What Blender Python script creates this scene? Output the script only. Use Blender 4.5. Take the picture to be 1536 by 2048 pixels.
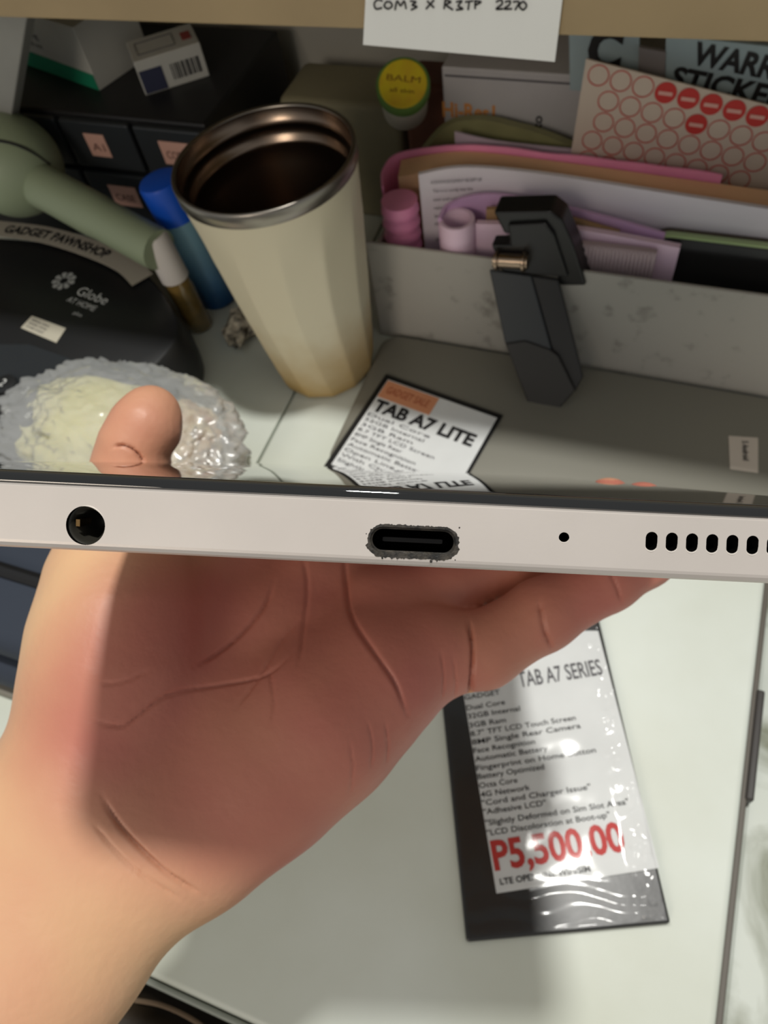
import bpy, bmesh, math, random
import numpy as np
from mathutils import Vector, Matrix, noise
random.seed(4)
for o in list(bpy.data.objects): bpy.data.objects.remove(o)
S = bpy.context.scene
COL = S.collection
# ------------------------------------------------------------------ camera
F = 1507.0                                   # focal length in pixels of the 1536 x 2048 frame
H = 0.40                                     # camera height above the desk top
dn = Vector((215, 960, F)).normalized()      # world down seen from the camera (x right, y down, z forward)
eyv = Vector((1043, -2509, F)); eyv = (eyv - eyv.dot(dn) * dn).normalized()
ezv = -dn
exv = eyv.cross(ezv)
M3 = Matrix((exv, eyv, ezv))                 # camera frame -> world
CAM = Vector((0, 0, H))
def C3(X, Y, Z): return CAM + M3 @ Vector((X, Y, Z))             # metres in the camera frame -> world
def P3(px, py, Z): return C3((px - 768) / F * Z, (py - 1024) / F * Z, Z)
def ray(px, py): return M3 @ Vector(((px - 768) / F, (py - 1024) / F, 1.0))
def at(px, py, z=0.0):
    r = ray(px, py); return CAM + r * ((z - H) / r.z)
def hit(px, py, p0, n):
    r = ray(px, py); p0 = Vector(p0); n = Vector(n)
    return CAM + r * ((p0 - CAM).dot(n) / r.dot(n))
def aty(px, py, y): return hit(px, py, (0, y, 0), (0, 1, 0))
def proj(p):
    q = M3.transposed() @ (Vector(p) - CAM); return q.x / q.z * F + 768, q.y / q.z * F + 1024, q.z
def zfor(x, y, py):
    lo, hi = -.1, .39
    for _ in range(40):
        m = (lo + hi) / 2
        if proj((x, y, m))[1] > py: lo = m
        else: hi = m
    return lo
cd = bpy.data.cameras.new('camera'); cam = bpy.data.objects.new('camera', cd); COL.objects.link(cam)
cd.sensor_fit = 'HORIZONTAL'; cd.sensor_width = 36; cd.lens = 36 * F / 1536
cd.clip_start = 0.005; cd.clip_end = 20
R = M3 @ Matrix(((1, 0, 0), (0, -1, 0), (0, 0, -1)))
cam.matrix_world = Matrix.Translation(CAM) @ R.to_4x4()
cd.dof.use_dof = True; cd.dof.focus_distance = 0.085; cd.dof.aperture_fstop = 78
S.camera = cam
# ------------------------------------------------------------------ light
W = bpy.data.worlds.new('room_ambient'); S.world = W; W.use_nodes = True
nt = W.node_tree; bgn = nt.nodes['Background']
bgn.inputs[0].default_value = (0.93, 0.95, 0.94, 1); bgn.inputs[1].default_value = 0.32
def lamp(name, loc, tgt, size, power, col, shape='DISK', sy=None):
    l = bpy.data.lights.new(name, 'AREA'); l.shape = shape; l.size = size
    if sy: l.size_y = sy
    l.energy = power; l.color = col
    o = bpy.data.objects.new(name, l); COL.objects.link(o); o.location = loc
    o.rotation_euler = (Vector(tgt) - Vector(loc)).to_track_quat('-Z', 'Y').to_euler()
    return o
LD = (M3 @ Vector((-.035, -.62, -.78))).normalized()
LC = Vector((0, .1, .2))
lamp('ceiling_lamp', LC + LD * 1.7, LC, 0.12, 22.5, (1.0, 0.985, 0.93))
lamp('front_fill', (-0.35, -1.5, 1.0), (0, 0.4, 0.08), 0.6, 7.2, (1.0, 0.87, 0.72))  # added fill with no known source, brightens the tray under the shelf
S.view_settings.view_transform = 'Standard'; S.view_settings.look = 'None'
S.view_settings.gamma = 1; S.view_settings.use_curve_mapping = False
S.view_settings.exposure = 0.0
# ------------------------------------------------------------------ materials
def srgb(c):
    return tuple(((v / 255) / 12.92 if v / 255 <= .04045 else ((v / 255 + .055) / 1.055) ** 2.4) for v in c) + (1,)
def mat(name, col, rough=.6, metal=0, var=0.0, scale=40, bump=0.0, bscale=300, spec=.5, col2=None, coat=0, sss=0, bdist=.0005, detail=4):
    m = bpy.data.materials.new(name); m.use_nodes = True
    t = m.node_tree; b = t.nodes['Principled BSDF']; c = srgb(col)
    b.inputs['Base Color'].default_value = c
    b.inputs['Roughness'].default_value = rough; b.inputs['Metallic'].default_value = metal
    b.inputs['Specular IOR Level'].default_value = spec; b.inputs['Coat Weight'].default_value = coat
    tc = t.nodes.new('ShaderNodeTexCoord')
    if var or col2:
        n = t.nodes.new('ShaderNodeTexNoise'); n.inputs['Scale'].default_value = scale; n.inputs['Detail'].default_value = detail
        t.links.new(tc.outputs['Object'], n.inputs['Vector'])
        r = t.nodes.new('ShaderNodeValToRGB'); r.color_ramp.elements[0].position = .35; r.color_ramp.elements[1].position = .68
        c2 = srgb(col2) if col2 else tuple(min(1, v * (1 + var)) for v in c[:3]) + (1,)
        c1 = c if col2 else tuple(v * (1 - var) for v in c[:3]) + (1,)
        r.color_ramp.elements[0].color = c1; r.color_ramp.elements[1].color = c2
        t.links.new(n.outputs['Fac'], r.inputs['Fac']); t.links.new(r.outputs['Color'], b.inputs['Base Color'])
    if bump:
        n2 = t.nodes.new('ShaderNodeTexNoise'); n2.inputs['Scale'].default_value = bscale; n2.inputs['Detail'].default_value = 3
        t.links.new(tc.outputs['Object'], n2.inputs['Vector'])
        bp = t.nodes.new('ShaderNodeBump'); bp.inputs['Strength'].default_value = bump; bp.inputs['Distance'].default_value = bdist
        t.links.new(n2.outputs['Fac'], bp.inputs['Height']); t.links.new(bp.outputs['Normal'], b.inputs['Normal'])
    if sss:
        b.inputs['Subsurface Weight'].default_value = sss; b.inputs['Subsurface Radius'].default_value = (1, .35, .2)
        b.inputs['Subsurface Scale'].default_value = .004
    return m
def film(name, fac=.3, rough=.12, tint=(1, 1, 1), bump=.0, bscale=120, veil=0.0, gain=1.2):
    m = bpy.data.materials.new(name); m.use_nodes = True; t = m.node_tree
    for n in list(t.nodes): t.nodes.remove(n)
    o = t.nodes.new('ShaderNodeOutputMaterial'); tr = t.nodes.new('ShaderNodeBsdfTransparent'); gl = t.nodes.new('ShaderNodeBsdfGlossy')
    tr.inputs[0].default_value = tint + (1,); gl.inputs['Roughness'].default_value = rough
    fr = t.nodes.new('ShaderNodeFresnel'); fr.inputs[0].default_value = 1.5
    ma = t.nodes.new('ShaderNodeMath'); ma.operation = 'MULTIPLY_ADD'; ma.inputs[1].default_value = gain; ma.inputs[2].default_value = fac * .3
    t.links.new(fr.outputs[0], ma.inputs[0])
    mx = t.nodes.new('ShaderNodeMixShader'); t.links.new(ma.outputs[0], mx.inputs[0]); t.links.new(tr.outputs[0], mx.inputs[1]); t.links.new(gl.outputs[0], mx.inputs[2])
    df = t.nodes.new('ShaderNodeBsdfDiffuse'); df.inputs[0].default_value = (.8, .82, .82, 1)
    mx2 = t.nodes.new('ShaderNodeMixShader'); mx2.inputs[0].default_value = veil
    t.links.new(mx.outputs[0], mx2.inputs[1]); t.links.new(df.outputs[0], mx2.inputs[2]); t.links.new(mx2.outputs[0], o.inputs[0])
    if bump:
        tc = t.nodes.new('ShaderNodeTexCoord'); n = t.nodes.new('ShaderNodeTexNoise'); n.inputs['Scale'].default_value = bscale; n.inputs['Detail'].default_value = 2
        n.inputs['Distortion'].default_value = .8
        t.links.new(tc.outputs['Object'], n.inputs['Vector'])
        b = t.nodes.new('ShaderNodeBump'); b.inputs['Strength'].default_value = bump; b.inputs['Distance'].default_value = .003
        t.links.new(n.outputs['Fac'], b.inputs['Height']); t.links.new(b.outputs[0], gl.inputs['Normal']); t.links.new(b.outputs[0], fr.inputs['Normal'])
    return m
M = {}
M['ink'] = mat('black_ink', (24, 22, 24), .6)
M['greyink'] = mat('grey_ink', (88, 86, 90), .7)
M['redink'] = mat('red_ink', (196, 52, 48), .6)
M['paper'] = mat('white_paper', (226, 228, 228), .75, var=.04, scale=30)
M['black'] = mat('black_plastic', (20, 20, 22), .45, bump=.1, bscale=900)
M['dark'] = mat('port_dark', (8, 8, 8), .5)
# ------------------------------------------------------------------ helpers
WM = {}
def wmat(o): return WM.get(o.name, Matrix.Identity(4))
def tag(o, label=None, cat=None, group=None, kind=None):
    if label: o['label'] = label
    if cat: o['category'] = cat
    if group: o['group'] = group
    if kind: o['kind'] = kind
    return o
def thing(name, loc, label, cat, group=None):
    o = bpy.data.objects.new(name, None); COL.objects.link(o); o.location = loc; o.empty_display_size = .01
    WM[o.name] = Matrix.Translation(Vector(loc)); return tag(o, label, cat, group)
def obj(name, bm, m, parent=None, smooth=False, label=None, angle=None):
    """bm in world coordinates -> one mesh object; a top-level mesh gets its origin at its base"""
    me = bpy.data.meshes.new(name)
    if isinstance(bm, bpy.types.Mesh): me = bm; me.name = name
    else:
        bmesh.ops.recalc_face_normals(bm, faces=bm.faces); bm.to_mesh(me); bm.free()
    if m is not None:
        for k in (m if isinstance(m, (list, tuple)) else [m]): me.materials.append(k)
    if smooth:
        for p in me.polygons: p.use_smooth = True
        if angle:
            try: me.set_sharp_from_angle(angle=math.radians(angle))
            except Exception: pass
    o = bpy.data.objects.new(name, me); COL.objects.link(o)
    if parent is not None:
        pm = wmat(parent); me.transform(pm.inverted()); o.parent = parent; WM[o.name] = pm.copy()
    else:
        n = len(me.vertices); co = np.empty(n * 3); me.vertices.foreach_get('co', co); co = co.reshape(-1, 3)
        a, b = co.min(0), co.max(0); base = Vector(((a[0] + b[0]) / 2, (a[1] + b[1]) / 2, a[2]))
        me.transform(Matrix.Translation(-base)); o.location = base; WM[o.name] = Matrix.Translation(base)
    if label: o['label'] = label
    return o
def bevel(bm, w, seg=2, edges=None):
    bmesh.ops.bevel(bm, geom=edges if edges is not None else bm.edges[:], offset=w, segments=seg, profile=.5, affect='EDGES', clamp_overlap=True)
    return bm
def bx(x0, x1, y0, y1, z0, z1, bv=0, seg=2, bm=None):
    n = bmesh.new()
    bmesh.ops.create_cube(n, size=1)
    for v in n.verts: v.co = Vector((x0 + (v.co.x + .5) * (x1 - x0), y0 + (v.co.y + .5) * (y1 - y0), z0 + (v.co.z + .5) * (z1 - z0)))
    if bv: bevel(n, bv, seg)
    if bm is None: return n
    return merge(bm, n)
def merge(a, b):
    me = bpy.data.meshes.new('tmp'); b.to_mesh(me); b.free(); a.from_mesh(me); bpy.data.meshes.remove(me); return a
def prism(pts, off, bv=0, seg=2):
    """polygon pts (world) extruded by vector off"""
    bm = bmesh.new(); off = Vector(off)
    a = [bm.verts.new(Vector(p)) for p in pts]; b = [bm.verts.new(Vector(p) + off) for p in pts]
    bm.faces.new(a); bm.faces.new(b[::-1]); n = len(pts)
    for i in range(n): bm.faces.new((a[i], b[i], b[(i + 1) % n], a[(i + 1) % n]))
    if bv: bmesh.ops.recalc_face_normals(bm, faces=bm.faces); bevel(bm, bv, seg)
    return bm
def lathe(prof, org, axis=(0, 0, 1), seg=48, bm=None, cap=True):
    """prof list of (r, h) along axis from org"""
    bm = bm or bmesh.new(); ax = Vector(axis).normalized(); q = Vector((0, 0, 1)).rotation_difference(ax).to_matrix()
    rings = []
    for r, h in prof:
        rings.append([bm.verts.new(Vector(org) + q @ Vector((r * math.cos(2 * math.pi * k / seg), r * math.sin(2 * math.pi * k / seg), h))) for k in range(seg)])
    for a, b in zip(rings, rings[1:]):
        for k in range(seg): bm.faces.new((a[k], a[(k + 1) % seg], b[(k + 1) % seg], b[k]))
    if cap: bm.faces.new(rings[0][::-1]); bm.faces.new(rings[-1])
    return bm
def tube(pts, r, seg=8, bm=None, closed=False):
    bm = bm or bmesh.new(); pts = [Vector(p) for p in pts]; n = len(pts); rings = []
    for i, p in enumerate(pts):
        a = pts[i - 1] if (i or closed) else p; b = pts[(i + 1) % n] if (i < n - 1 or closed) else p
        d = (b - a).normalized(); u = d.orthogonal().normalized() if i == 0 else (u - u.dot(d) * d).normalized()
        w = d.cross(u); rr = r[i] if isinstance(r, (list, tuple)) else r
        rings.append([bm.verts.new(p + rr * (math.cos(2 * math.pi * k / seg) * u + math.sin(2 * math.pi * k / seg) * w)) for k in range(seg)])
    for a, b in zip(rings, rings[1:] + ([rings[0]] if closed else [])):
        for k in range(seg): bm.faces.new((a[k], a[(k + 1) % seg], b[(k + 1) % seg], b[k]))
    if not closed: bm.faces.new(rings[0][::-1]); bm.faces.new(rings[-1])
    return bm
def smoothpath(pts, n=8):
    pts = [Vector(p) for p in pts]; out = []
    for i in range(len(pts) - 1):
        p0 = pts[max(i - 1, 0)]; p1 = pts[i]; p2 = pts[i + 1]; p3 = pts[min(i + 2, len(pts) - 1)]
        for k in range(n):
            t = k / n
            out.append(.5 * ((2 * p1) + (-p0 + p2) * t + (2 * p0 - 5 * p1 + 4 * p2 - p3) * t * t + (-p0 + 3 * p1 - 3 * p2 + p3) * t ** 3))
    out.append(pts[-1]); return out
def ribbon(path, z0, z1, th, wob=0.0):
    """upright sheet following path (x, y[, ztop]) from z0 to z1 with thickness th"""
    pts = smoothpath([Vector((p[0], p[1], p[2] if len(p) > 2 else z1)) for p in path], 8)
    bm = bmesh.new(); L = []
    for i, p in enumerate(pts):
        a = pts[max(i - 1, 0)]; b = pts[min(i + 1, len(pts) - 1)]; d = Vector((b.x - a.x, b.y - a.y, 0)).normalized(); n = Vector((-d.y, d.x, 0)) * th / 2
        zz = p.z + wob * noise.noise(Vector((p.x * 40, p.y * 40, z1)))
        L.append([bm.verts.new((p.x + n.x, p.y + n.y, z0)), bm.verts.new((p.x + n.x, p.y + n.y, zz)), bm.verts.new((p.x - n.x, p.y - n.y, zz)), bm.verts.new((p.x - n.x, p.y - n.y, z0))])
    for a, b in zip(L, L[1:]):
        for k in range(4): bm.faces.new((a[k], b[k], b[(k + 1) % 4], a[(k + 1) % 4]))
    bm.faces.new(L[0]); bm.faces.new(L[-1][::-1]); return bm
def text_mesh(s, fit_w, h, bold=0.0, fx=None):
    """mesh of text, left aligned on its baseline, cap height h, squeezed to width fit_w when given"""
    c = bpy.data.curves.new('t', 'FONT'); c.body = s; c.size = 1; c.offset = bold; c.resolution_u = 3
    o = bpy.data.objects.new('t', c); COL.objects.link(o)
    bpy.context.view_layer.update()
    me = bpy.data.meshes.new_from_object(o.evaluated_get(bpy.context.evaluated_depsgraph_get()))
    bpy.data.objects.remove(o); bpy.data.curves.remove(c)
    if not len(me.vertices): return me
    x0 = min(v.co.x for v in me.vertices); x1 = max(v.co.x for v in me.vertices)
    sy = h / .69; sx = fit_w / (x1 - x0) if fit_w else sy
    for v in me.vertices: v.co = Vector(((v.co.x - x0) * sx, v.co.y * sy, 0))
    return me
def text(name, s, org, xd, up, h, m, parent, w=None, bold=0.0, lift=.0002):
    me = text_mesh(s, w, h, bold); xd = Vector(xd).normalized(); up = Vector(up); up = (up - up.dot(xd) * xd).normalized(); n = xd.cross(up)
    org = Vector(org)
    for v in me.vertices: v.co = org + xd * v.co.x + up * v.co.y + n * lift
    return obj(name, me, m, parent)
def grid_sheet(o, u, v, nu, nv, fn, th=0):
    bm = bmesh.new(); G = [[bm.verts.new(fn(Vector(o) + Vector(u) * (i / nu) + Vector(v) * (j / nv), i / nu, j / nv)) for j in range(nv + 1)] for i in range(nu + 1)]
    for i in range(nu):
        for j in range(nv): bm.faces.new((G[i][j], G[i + 1][j], G[i + 1][j + 1], G[i][j + 1]))
    return bm
def blob(c, r, sub=4, fn=None):
    bm = bmesh.new(); bmesh.ops.create_icosphere(bm, subdivisions=sub, radius=1)
    for v in bm.verts:
        d = v.co.normalized(); k = fn(d) if fn else 1
        v.co = Vector(c) + Vector((d.x * r[0], d.y * r[1], d.z * r[2])) * k
    return bm
# ------------------------------------------------------------------ setting
def struct(name, bm, m, **k):
    o = obj(name, bm, m, **k); o['kind'] = 'structure'; return o
M['wall'] = mat('painted_wall', (176, 174, 166), .85, var=.05, scale=12)
M['floor'] = mat('floor_tile', (120, 112, 100), .6, var=.1, scale=6)
struct('wall_back', bx(-1.2, 1.0, .585, .62, -.75, .9), M['wall'])
struct('floor', bx(-1.6, 1.4, -1.4, .62, -.78, -.75), M['floor'])
# desk
def desk_mat():
    m = mat('white_laminate', (222, 226, 214), .42, bump=.12, bscale=500, bdist=.0003)
    t = m.node_tree; b = t.nodes['Principled BSDF']; tc = t.nodes.new('ShaderNodeTexCoord')
    n = t.nodes.new('ShaderNodeTexNoise'); n.inputs['Scale'].default_value = 7; n.inputs['Detail'].default_value = 6
    r = t.nodes.new('ShaderNodeValToRGB'); r.color_ramp.elements[0].color = srgb((206, 210, 196)); r.color_ramp.elements[1].color = srgb((224, 230, 222))
    r.color_ramp.elements[0].position = .3; r.color_ramp.elements[1].position = .65
    t.links.new(tc.outputs['Object'], n.inputs['Vector']); t.links.new(n.outputs['Fac'], r.inputs['Fac']); t.links.new(r.outputs[0], b.inputs['Base Color'])
    return m
M['desk'] = desk_mat()
M['edge'] = mat('desk_edging', (92, 86, 78), .5)
M['seam'] = mat('seam_brown', (70, 62, 52), .8)  # dark brown colour of the board joint
desk = thing('desk', (-.07, .25, -.02), 'white laminate desk with a dark-edged right side and a thin seam', 'desk')
obj('desktop', bx(-.2292, .0925, -.048, .585, -.018, 0, .0035, 4), M['desk'], desk, True, angle=40)
obj('desktop', bx(-.95, -.2300, -.048, .585, -.018, -.0001, .0008, 2), M['desk'], desk)
obj('edge_band', bx(.0925, .0955, -.06, .585, -.02, -.0035, .0006), M['edge'], desk)
obj('front_rim', bx(-.95, .0925, -.0512, -.0485, -.019, -.001, .001), mat('grey_green_rim', (150, 156, 146), .5), desk)
obj('underframe', bx(-.90, .05, 0.02, .55, -.06, -.019), M['edge'], desk)
obj('leg', bx(-.90, -.85, .03, .08, -.75, -.06), M['edge'], desk); obj('leg', bx(0, .05, .03, .08, -.75, -.06), M['edge'], desk)
obj('leg', bx(-.90, -.85, .5, .55, -.75, -.06), M['edge'], desk); obj('leg', bx(0, .05, .5, .55, -.75, -.06), M['edge'], desk)
obj('latch_bar', bx(.0945, .0985, at(1475, 1590).y, at(1500, 1370).y, -.018, -.002, .001), mat('dark_latch', (54, 50, 48), .4), desk)
def marble():
    m = mat('marbled_stone', (210, 214, 204), .35); t = m.node_tree; b = t.nodes['Principled BSDF']; tc = t.nodes.new('ShaderNodeTexCoord')
    n = t.nodes.new('ShaderNodeTexNoise'); n.inputs['Scale'].default_value = 11; n.inputs['Detail'].default_value = 8; n.inputs['Distortion'].default_value = 1.6
    r = t.nodes.new('ShaderNodeValToRGB'); e = r.color_ramp.elements; e[0].position = .36; e[0].color = srgb((122, 126, 104)); e[1].position = .5; e[1].color = srgb((208, 214, 206))
    t.links.new(tc.outputs['Object'], n.inputs['Vector']); t.links.new(n.outputs['Fac'], r.inputs['Fac']); t.links.new(r.outputs[0], b.inputs['Base Color']); return m
tag(obj('side_counter', bx(.097, .5, -.3, .585, -.75, -.012, .002), marble()), 'marbled white counter with grey veins along the right side of the desk', 'counter')
# shelf over the desk
M['shelf'] = mat('tan_board', (166, 145, 110), .75, var=.07, scale=16, bump=.2, bscale=200)
aty_z = at
zs = .252
sh = thing('hutch_shelf', (-.2, .42, zs), 'tan wooden shelf board running over the back of the desk', 'shelf')
def shelf_board():
    ya, yb = aty_z(0, 35, zs), aty_z(1536, 85, zs); k = (yb.y - ya.y) / (yb.x - ya.x)
    fy = lambda x: ya.y + (x - ya.x) * k
    pts = [(-.75, fy(-.75), zs), (.25, fy(.25), zs), (.25, .585, zs), (-.75, .585, zs)]
    return prism(pts, (0, 0, .05), .0008)
obj('board', shelf_board(), M['shelf'], sh)
obj('side_panel', bx(-.75, -.735, .34, .585, -.0001, zs), M['shelf'], sh)
obj('side_panel', bx(.235, .25, .36, .585, -.012, zs), M['shelf'], sh)
# ------------------------------------------------------------------ paper note on the shelf edge
ya, yb = at(0, 35, zs), at(1536, 85, zs)
sn = Vector(((yb.y - ya.y) / (yb.x - ya.x), -1, 0)).normalized(); sp = ya + sn * .0008
note = thing('paper_note', hit(925, 110, sp, sn), 'white paper note with black handwriting hanging on the tan shelf edge', 'note')
q = [hit(x, y, sp, sn) for x, y in ((727, 88), (1110, 122), (1130, -40), (735, -60))]
obj('sheet', prism(q, sn * .0006), mat('note_paper', (246, 247, 244), .8), note)
hx = (q[1] - q[0]).normalized(); hu = (q[3] - q[0])
def hand(s, px, py, w, h):
    o = hit(px, py, sp + sn * .0009, sn); text('handwriting', s, o, hx, hu, h, M['ink'], note, w=w)
def scrawl(strokes):
    bm = bmesh.new()
    for st in strokes:
        tube(smoothpath([hit(x, y, sp + sn * .0009, sn) for x, y in st], 4), .00035, 5, bm)
    return bm
obj('handwriting', scrawl([
    [(765, 2), (755, 0), (748, 8), (752, 18), (764, 16)], [(772, 4), (768, 12), (776, 18), (784, 12), (780, 4), (772, 4)],
    [(790, 20), (794, 2), (801, 12), (808, 2), (812, 18)], [(820, 2), (832, 4), (824, 10), (834, 14), (822, 20)],
    [(854, 2), (868, 16)], [(868, 0), (852, 18)],
    [(890, 0), (888, 18)], [(890, 0), (902, 4), (892, 10), (906, 20)], [(912, 4), (924, 2), (916, 12), (926, 18), (912, 20)],
    [(930, 4), (946, 2)], [(938, 4), (936, 20)], [(950, 0), (950, 18)], [(950, 2), (962, 4), (952, 10)],
    [(992, 4), (1002, 0), (1004, 8), (992, 18), (1006, 18)], [(1010, 4), (1020, 2), (1018, 10), (1008, 18), (1024, 18)],
    [(1026, 4), (1038, 4), (1030, 20)], [(1044, 4), (1038, 12), (1046, 20), (1053, 12), (1048, 4), (1044, 4)]]), M['ink'], note)

# ------------------------------------------------------------------ tumbler
cb = at(657, 734); cx, cy = cb.x, cb.y; ch = .166
def tumbler():
    t = thing('tumbler', (cx, cy, 0), 'tall cream faceted tumbler with an open steel mouth, stained brown at its foot', 'tumbler')
    ns = 168; nz = 40; bm = bmesh.new(); rings = []
    for j in range(nz + 1):
        u = j / nz; z = .0005 + u * (ch - .009)
        r = .0335 + (.0515 - .0335) * (u ** .92)
        if u < .04: r -= (.04 - u) ** 2 * 2.2
        fs = max(0, min(1, (1 - u) / .25)); fs = fs * fs * (3 - 2 * fs); nf = 12
        ring = []
        for k in range(ns):
            a = 2 * math.pi * k / ns; tw = a + .15 * math.sin(u * 3)
            ph = (tw % (2 * math.pi / nf)) - math.pi / nf
            poly = math.cos(math.pi / nf) / math.cos(ph)
            rr = r * (1 - fs) + r * poly * 1.012 * fs
            ring.append(bm.verts.new((cx + rr * math.cos(a), cy + rr * math.sin(a), z)))
        rings.append(ring)
    for a, b in zip(rings, rings[1:]):
        for k in range(ns): bm.faces.new((a[k], a[(k + 1) % ns], b[(k + 1) % ns], b[k]))
    bm.faces.new(rings[0][::-1])
    m = mat('cream_enamel', (216, 206, 178), .5, bump=.08, bscale=700)
    n = m.node_tree; b = n.nodes['Principled BSDF']; tc = n.nodes.new('ShaderNodeTexCoord'); sx = n.nodes.new('ShaderNodeSeparateXYZ')
    nz_ = n.nodes.new('ShaderNodeTexNoise'); nz_.inputs['Scale'].default_value = 38; nz_.inputs['Detail'].default_value = 5
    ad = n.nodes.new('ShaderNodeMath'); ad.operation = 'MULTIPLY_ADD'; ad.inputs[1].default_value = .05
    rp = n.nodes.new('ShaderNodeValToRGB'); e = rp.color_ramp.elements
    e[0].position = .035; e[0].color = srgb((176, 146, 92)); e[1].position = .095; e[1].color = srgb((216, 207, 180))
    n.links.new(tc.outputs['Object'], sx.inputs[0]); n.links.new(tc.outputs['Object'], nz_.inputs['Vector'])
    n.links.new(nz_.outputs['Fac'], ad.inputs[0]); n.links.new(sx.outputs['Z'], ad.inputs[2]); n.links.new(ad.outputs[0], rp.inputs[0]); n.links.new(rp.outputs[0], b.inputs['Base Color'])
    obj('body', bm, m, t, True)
    steel = mat('brushed_steel', (150, 144, 136), .32, metal=1, bump=.05, bscale=200)
    obj('steel_rim', lathe([(.0514, ch - .0092), (.0522, ch - .0085), (.0526, ch - .001), (.0521, ch), (.0506, ch), (.0500, ch - .001), (.0498, ch - .0092)], (cx, cy, 0), seg=120, cap=False), steel, t, True, label='shiny steel rim')
    inn = mat('steel_interior', (140, 124, 110), .27, metal=1)
    obj('inner_wall', lathe([(.0500, ch - .001), (.0492, ch - .008), (.0476, ch - .0095), (.0484, ch - .011), (.0484, ch - .017), (.0462, ch - .019), (.0456, ch - .0215), (.0462, ch - .024), (.0440, ch - .032), (.030, .012), (.026, .006), (.0001, .006)], (cx, cy, 0), seg=120, cap=False), inn, t, True, label='dark steel inside with thread ridges')
tumbler()
tb = [o for o in COL.objects if o.name == 'tumbler'][0]; tb.rotation_euler = (0, math.radians(-2.4), 0)
# ------------------------------------------------------------------ upright sticks left of the tumbler
def upright(px, py, toppy):
    b = at(px, py); return b, zfor(b.x, b.y, toppy)
b, zt = upright(440, 596, 360)
t = thing('glue_stick', (b.x, b.y, 0), 'tall blue glue stick with a bright blue cap standing behind the white-capped vial', 'glue stick')
def gradmat():
    m = mat('teal_label', (40, 110, 150), .4); n = m.node_tree; bs = n.nodes['Principled BSDF']; tc = n.nodes.new('ShaderNodeTexCoord'); sx = n.nodes.new('ShaderNodeSeparateXYZ')
    rp = n.nodes.new('ShaderNodeValToRGB'); rp.color_ramp.elements[0].color = srgb((14, 74, 128)); rp.color_ramp.elements[0].position = .015; rp.color_ramp.elements[1].color = srgb((126, 170, 190)); rp.color_ramp.elements[1].position = .075
    nn = n.nodes.new('ShaderNodeTexNoise'); nn.inputs['Scale'].default_value = 60; ad = n.nodes.new('ShaderNodeMath'); ad.operation = 'MULTIPLY_ADD'; ad.inputs[1].default_value = .02
    n.links.new(tc.outputs['Object'], nn.inputs['Vector']); n.links.new(nn.outputs['Fac'], ad.inputs[0]); n.links.new(tc.outputs['Object'], sx.inputs[0]); n.links.new(sx.outputs['Z'], ad.inputs[2]); n.links.new(ad.outputs[0], rp.inputs[0]); n.links.new(rp.outputs[0], bs.inputs['Base Color']); return m
zc = zt * .72
obj('barrel', lathe([(.0135, 0), (.0147, .001), (.0147, zc), (.0144, zc)], (b.x, b.y, 0), seg=40), gradmat(), t, True, angle=40, label='blue printed barrel fading to pale blue')
obj('cap', lathe([(.0147, zc), (.0156, zc + .0004), (.0156, zt - .003), (.0146, zt - .0006), (.0120, zt)], (b.x, b.y, 0), seg=40), mat('blue_cap', (16, 84, 200), .4), t, True, angle=40, label='bright blue cap'); t.rotation_euler = (0, math.radians(-7), 0)
b, zt = upright(402, 652, 470)
t = thing('glass_vial', (b.x, b.y, 0), 'small amber glass vial with a white cap standing in front of the blue stick', 'vial')
zc = zt * .56
obj('bottle', lathe([(.0085, 0), (.0100, .0015), (.0100, zc * .82), (.0088, zc), (.0086, zc + .001)], (b.x, b.y, 0), seg=36), mat('amber_glass', (140, 112, 60), .15, coat=.6, col2=(96, 84, 50), scale=70), t, True, angle=50, label='amber liquid in glass')
obj('cap', lathe([(.0100, zc), (.0105, zc + .0005), (.0101, zt - .002), (.0090, zt)], (b.x, b.y, 0), seg=36), mat('white_cap', (214, 208, 204), .5), t, True, angle=40, label='white screw cap'); t.rotation_euler = (0, math.radians(-5), 0)
# crumpled wrapper between vial and tumbler
wb = at(488, 672)
def crump(d): return 1 + .35 * noise.noise(d * 2.3) + .25 * noise.noise(d * 6)
tag(obj('crumpled_wrapper', blob((wb.x, wb.y + .004, .009), (.013, .022, .009), 3, crump), mat('spotted_wrapper', (196, 188, 170), .5, col2=(60, 56, 48), scale=160, detail=1), None), 'small crumpled white wrapper with dark spots beside the foot of the tumbler', 'wrapper')

# ------------------------------------------------------------------ black desk telephone at the left
PZ = .046
tel = thing('desk_telephone', at(150, 650, 0), 'black desk telephone base with round number keys and white stickers', 'telephone')
out = [(-90, 470), (30, 478), (150, 492), (252, 520), (312, 568), (352, 635), (345, 690), (255, 775), (130, 830), (0, 890), (-110, 925)]
top = [at(x, y, PZ) for x, y in out]
M['tel'] = mat('telephone_plastic', (30, 31, 33), .42, bump=.1, bscale=900)
def telbody():
    bm = bmesh.new(); c = sum(top, Vector()) / len(top); pts = smoothpath(top + [top[0]], 5)[:-1]
    lv = [(1.04, .0006), (1.07, .006), (1.07, .022), (1.02, .038), (1.0, PZ - .001), (.985, PZ)]
    rings = [[bm.verts.new(Vector((c.x + (p.x - c.x) * s, c.y + (p.y - c.y) * s, z))) for p in pts] for s, z in lv]
    for a, b in zip(rings, rings[1:]):
        for k in range(len(a)): bm.faces.new((a[k], a[(k + 1) % len(a)], b[(k + 1) % len(a)], b[k]))
    bm.faces.new(rings[0][::-1]); bm.faces.new(rings[-1]); return bm
obj('body', telbody(), M['tel'], tel, True, angle=45)
kp = [at(x, y, PZ) for x, y in ((-70, 690), (60, 690), (175, 730), (120, 800), (-60, 890))]
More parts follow.
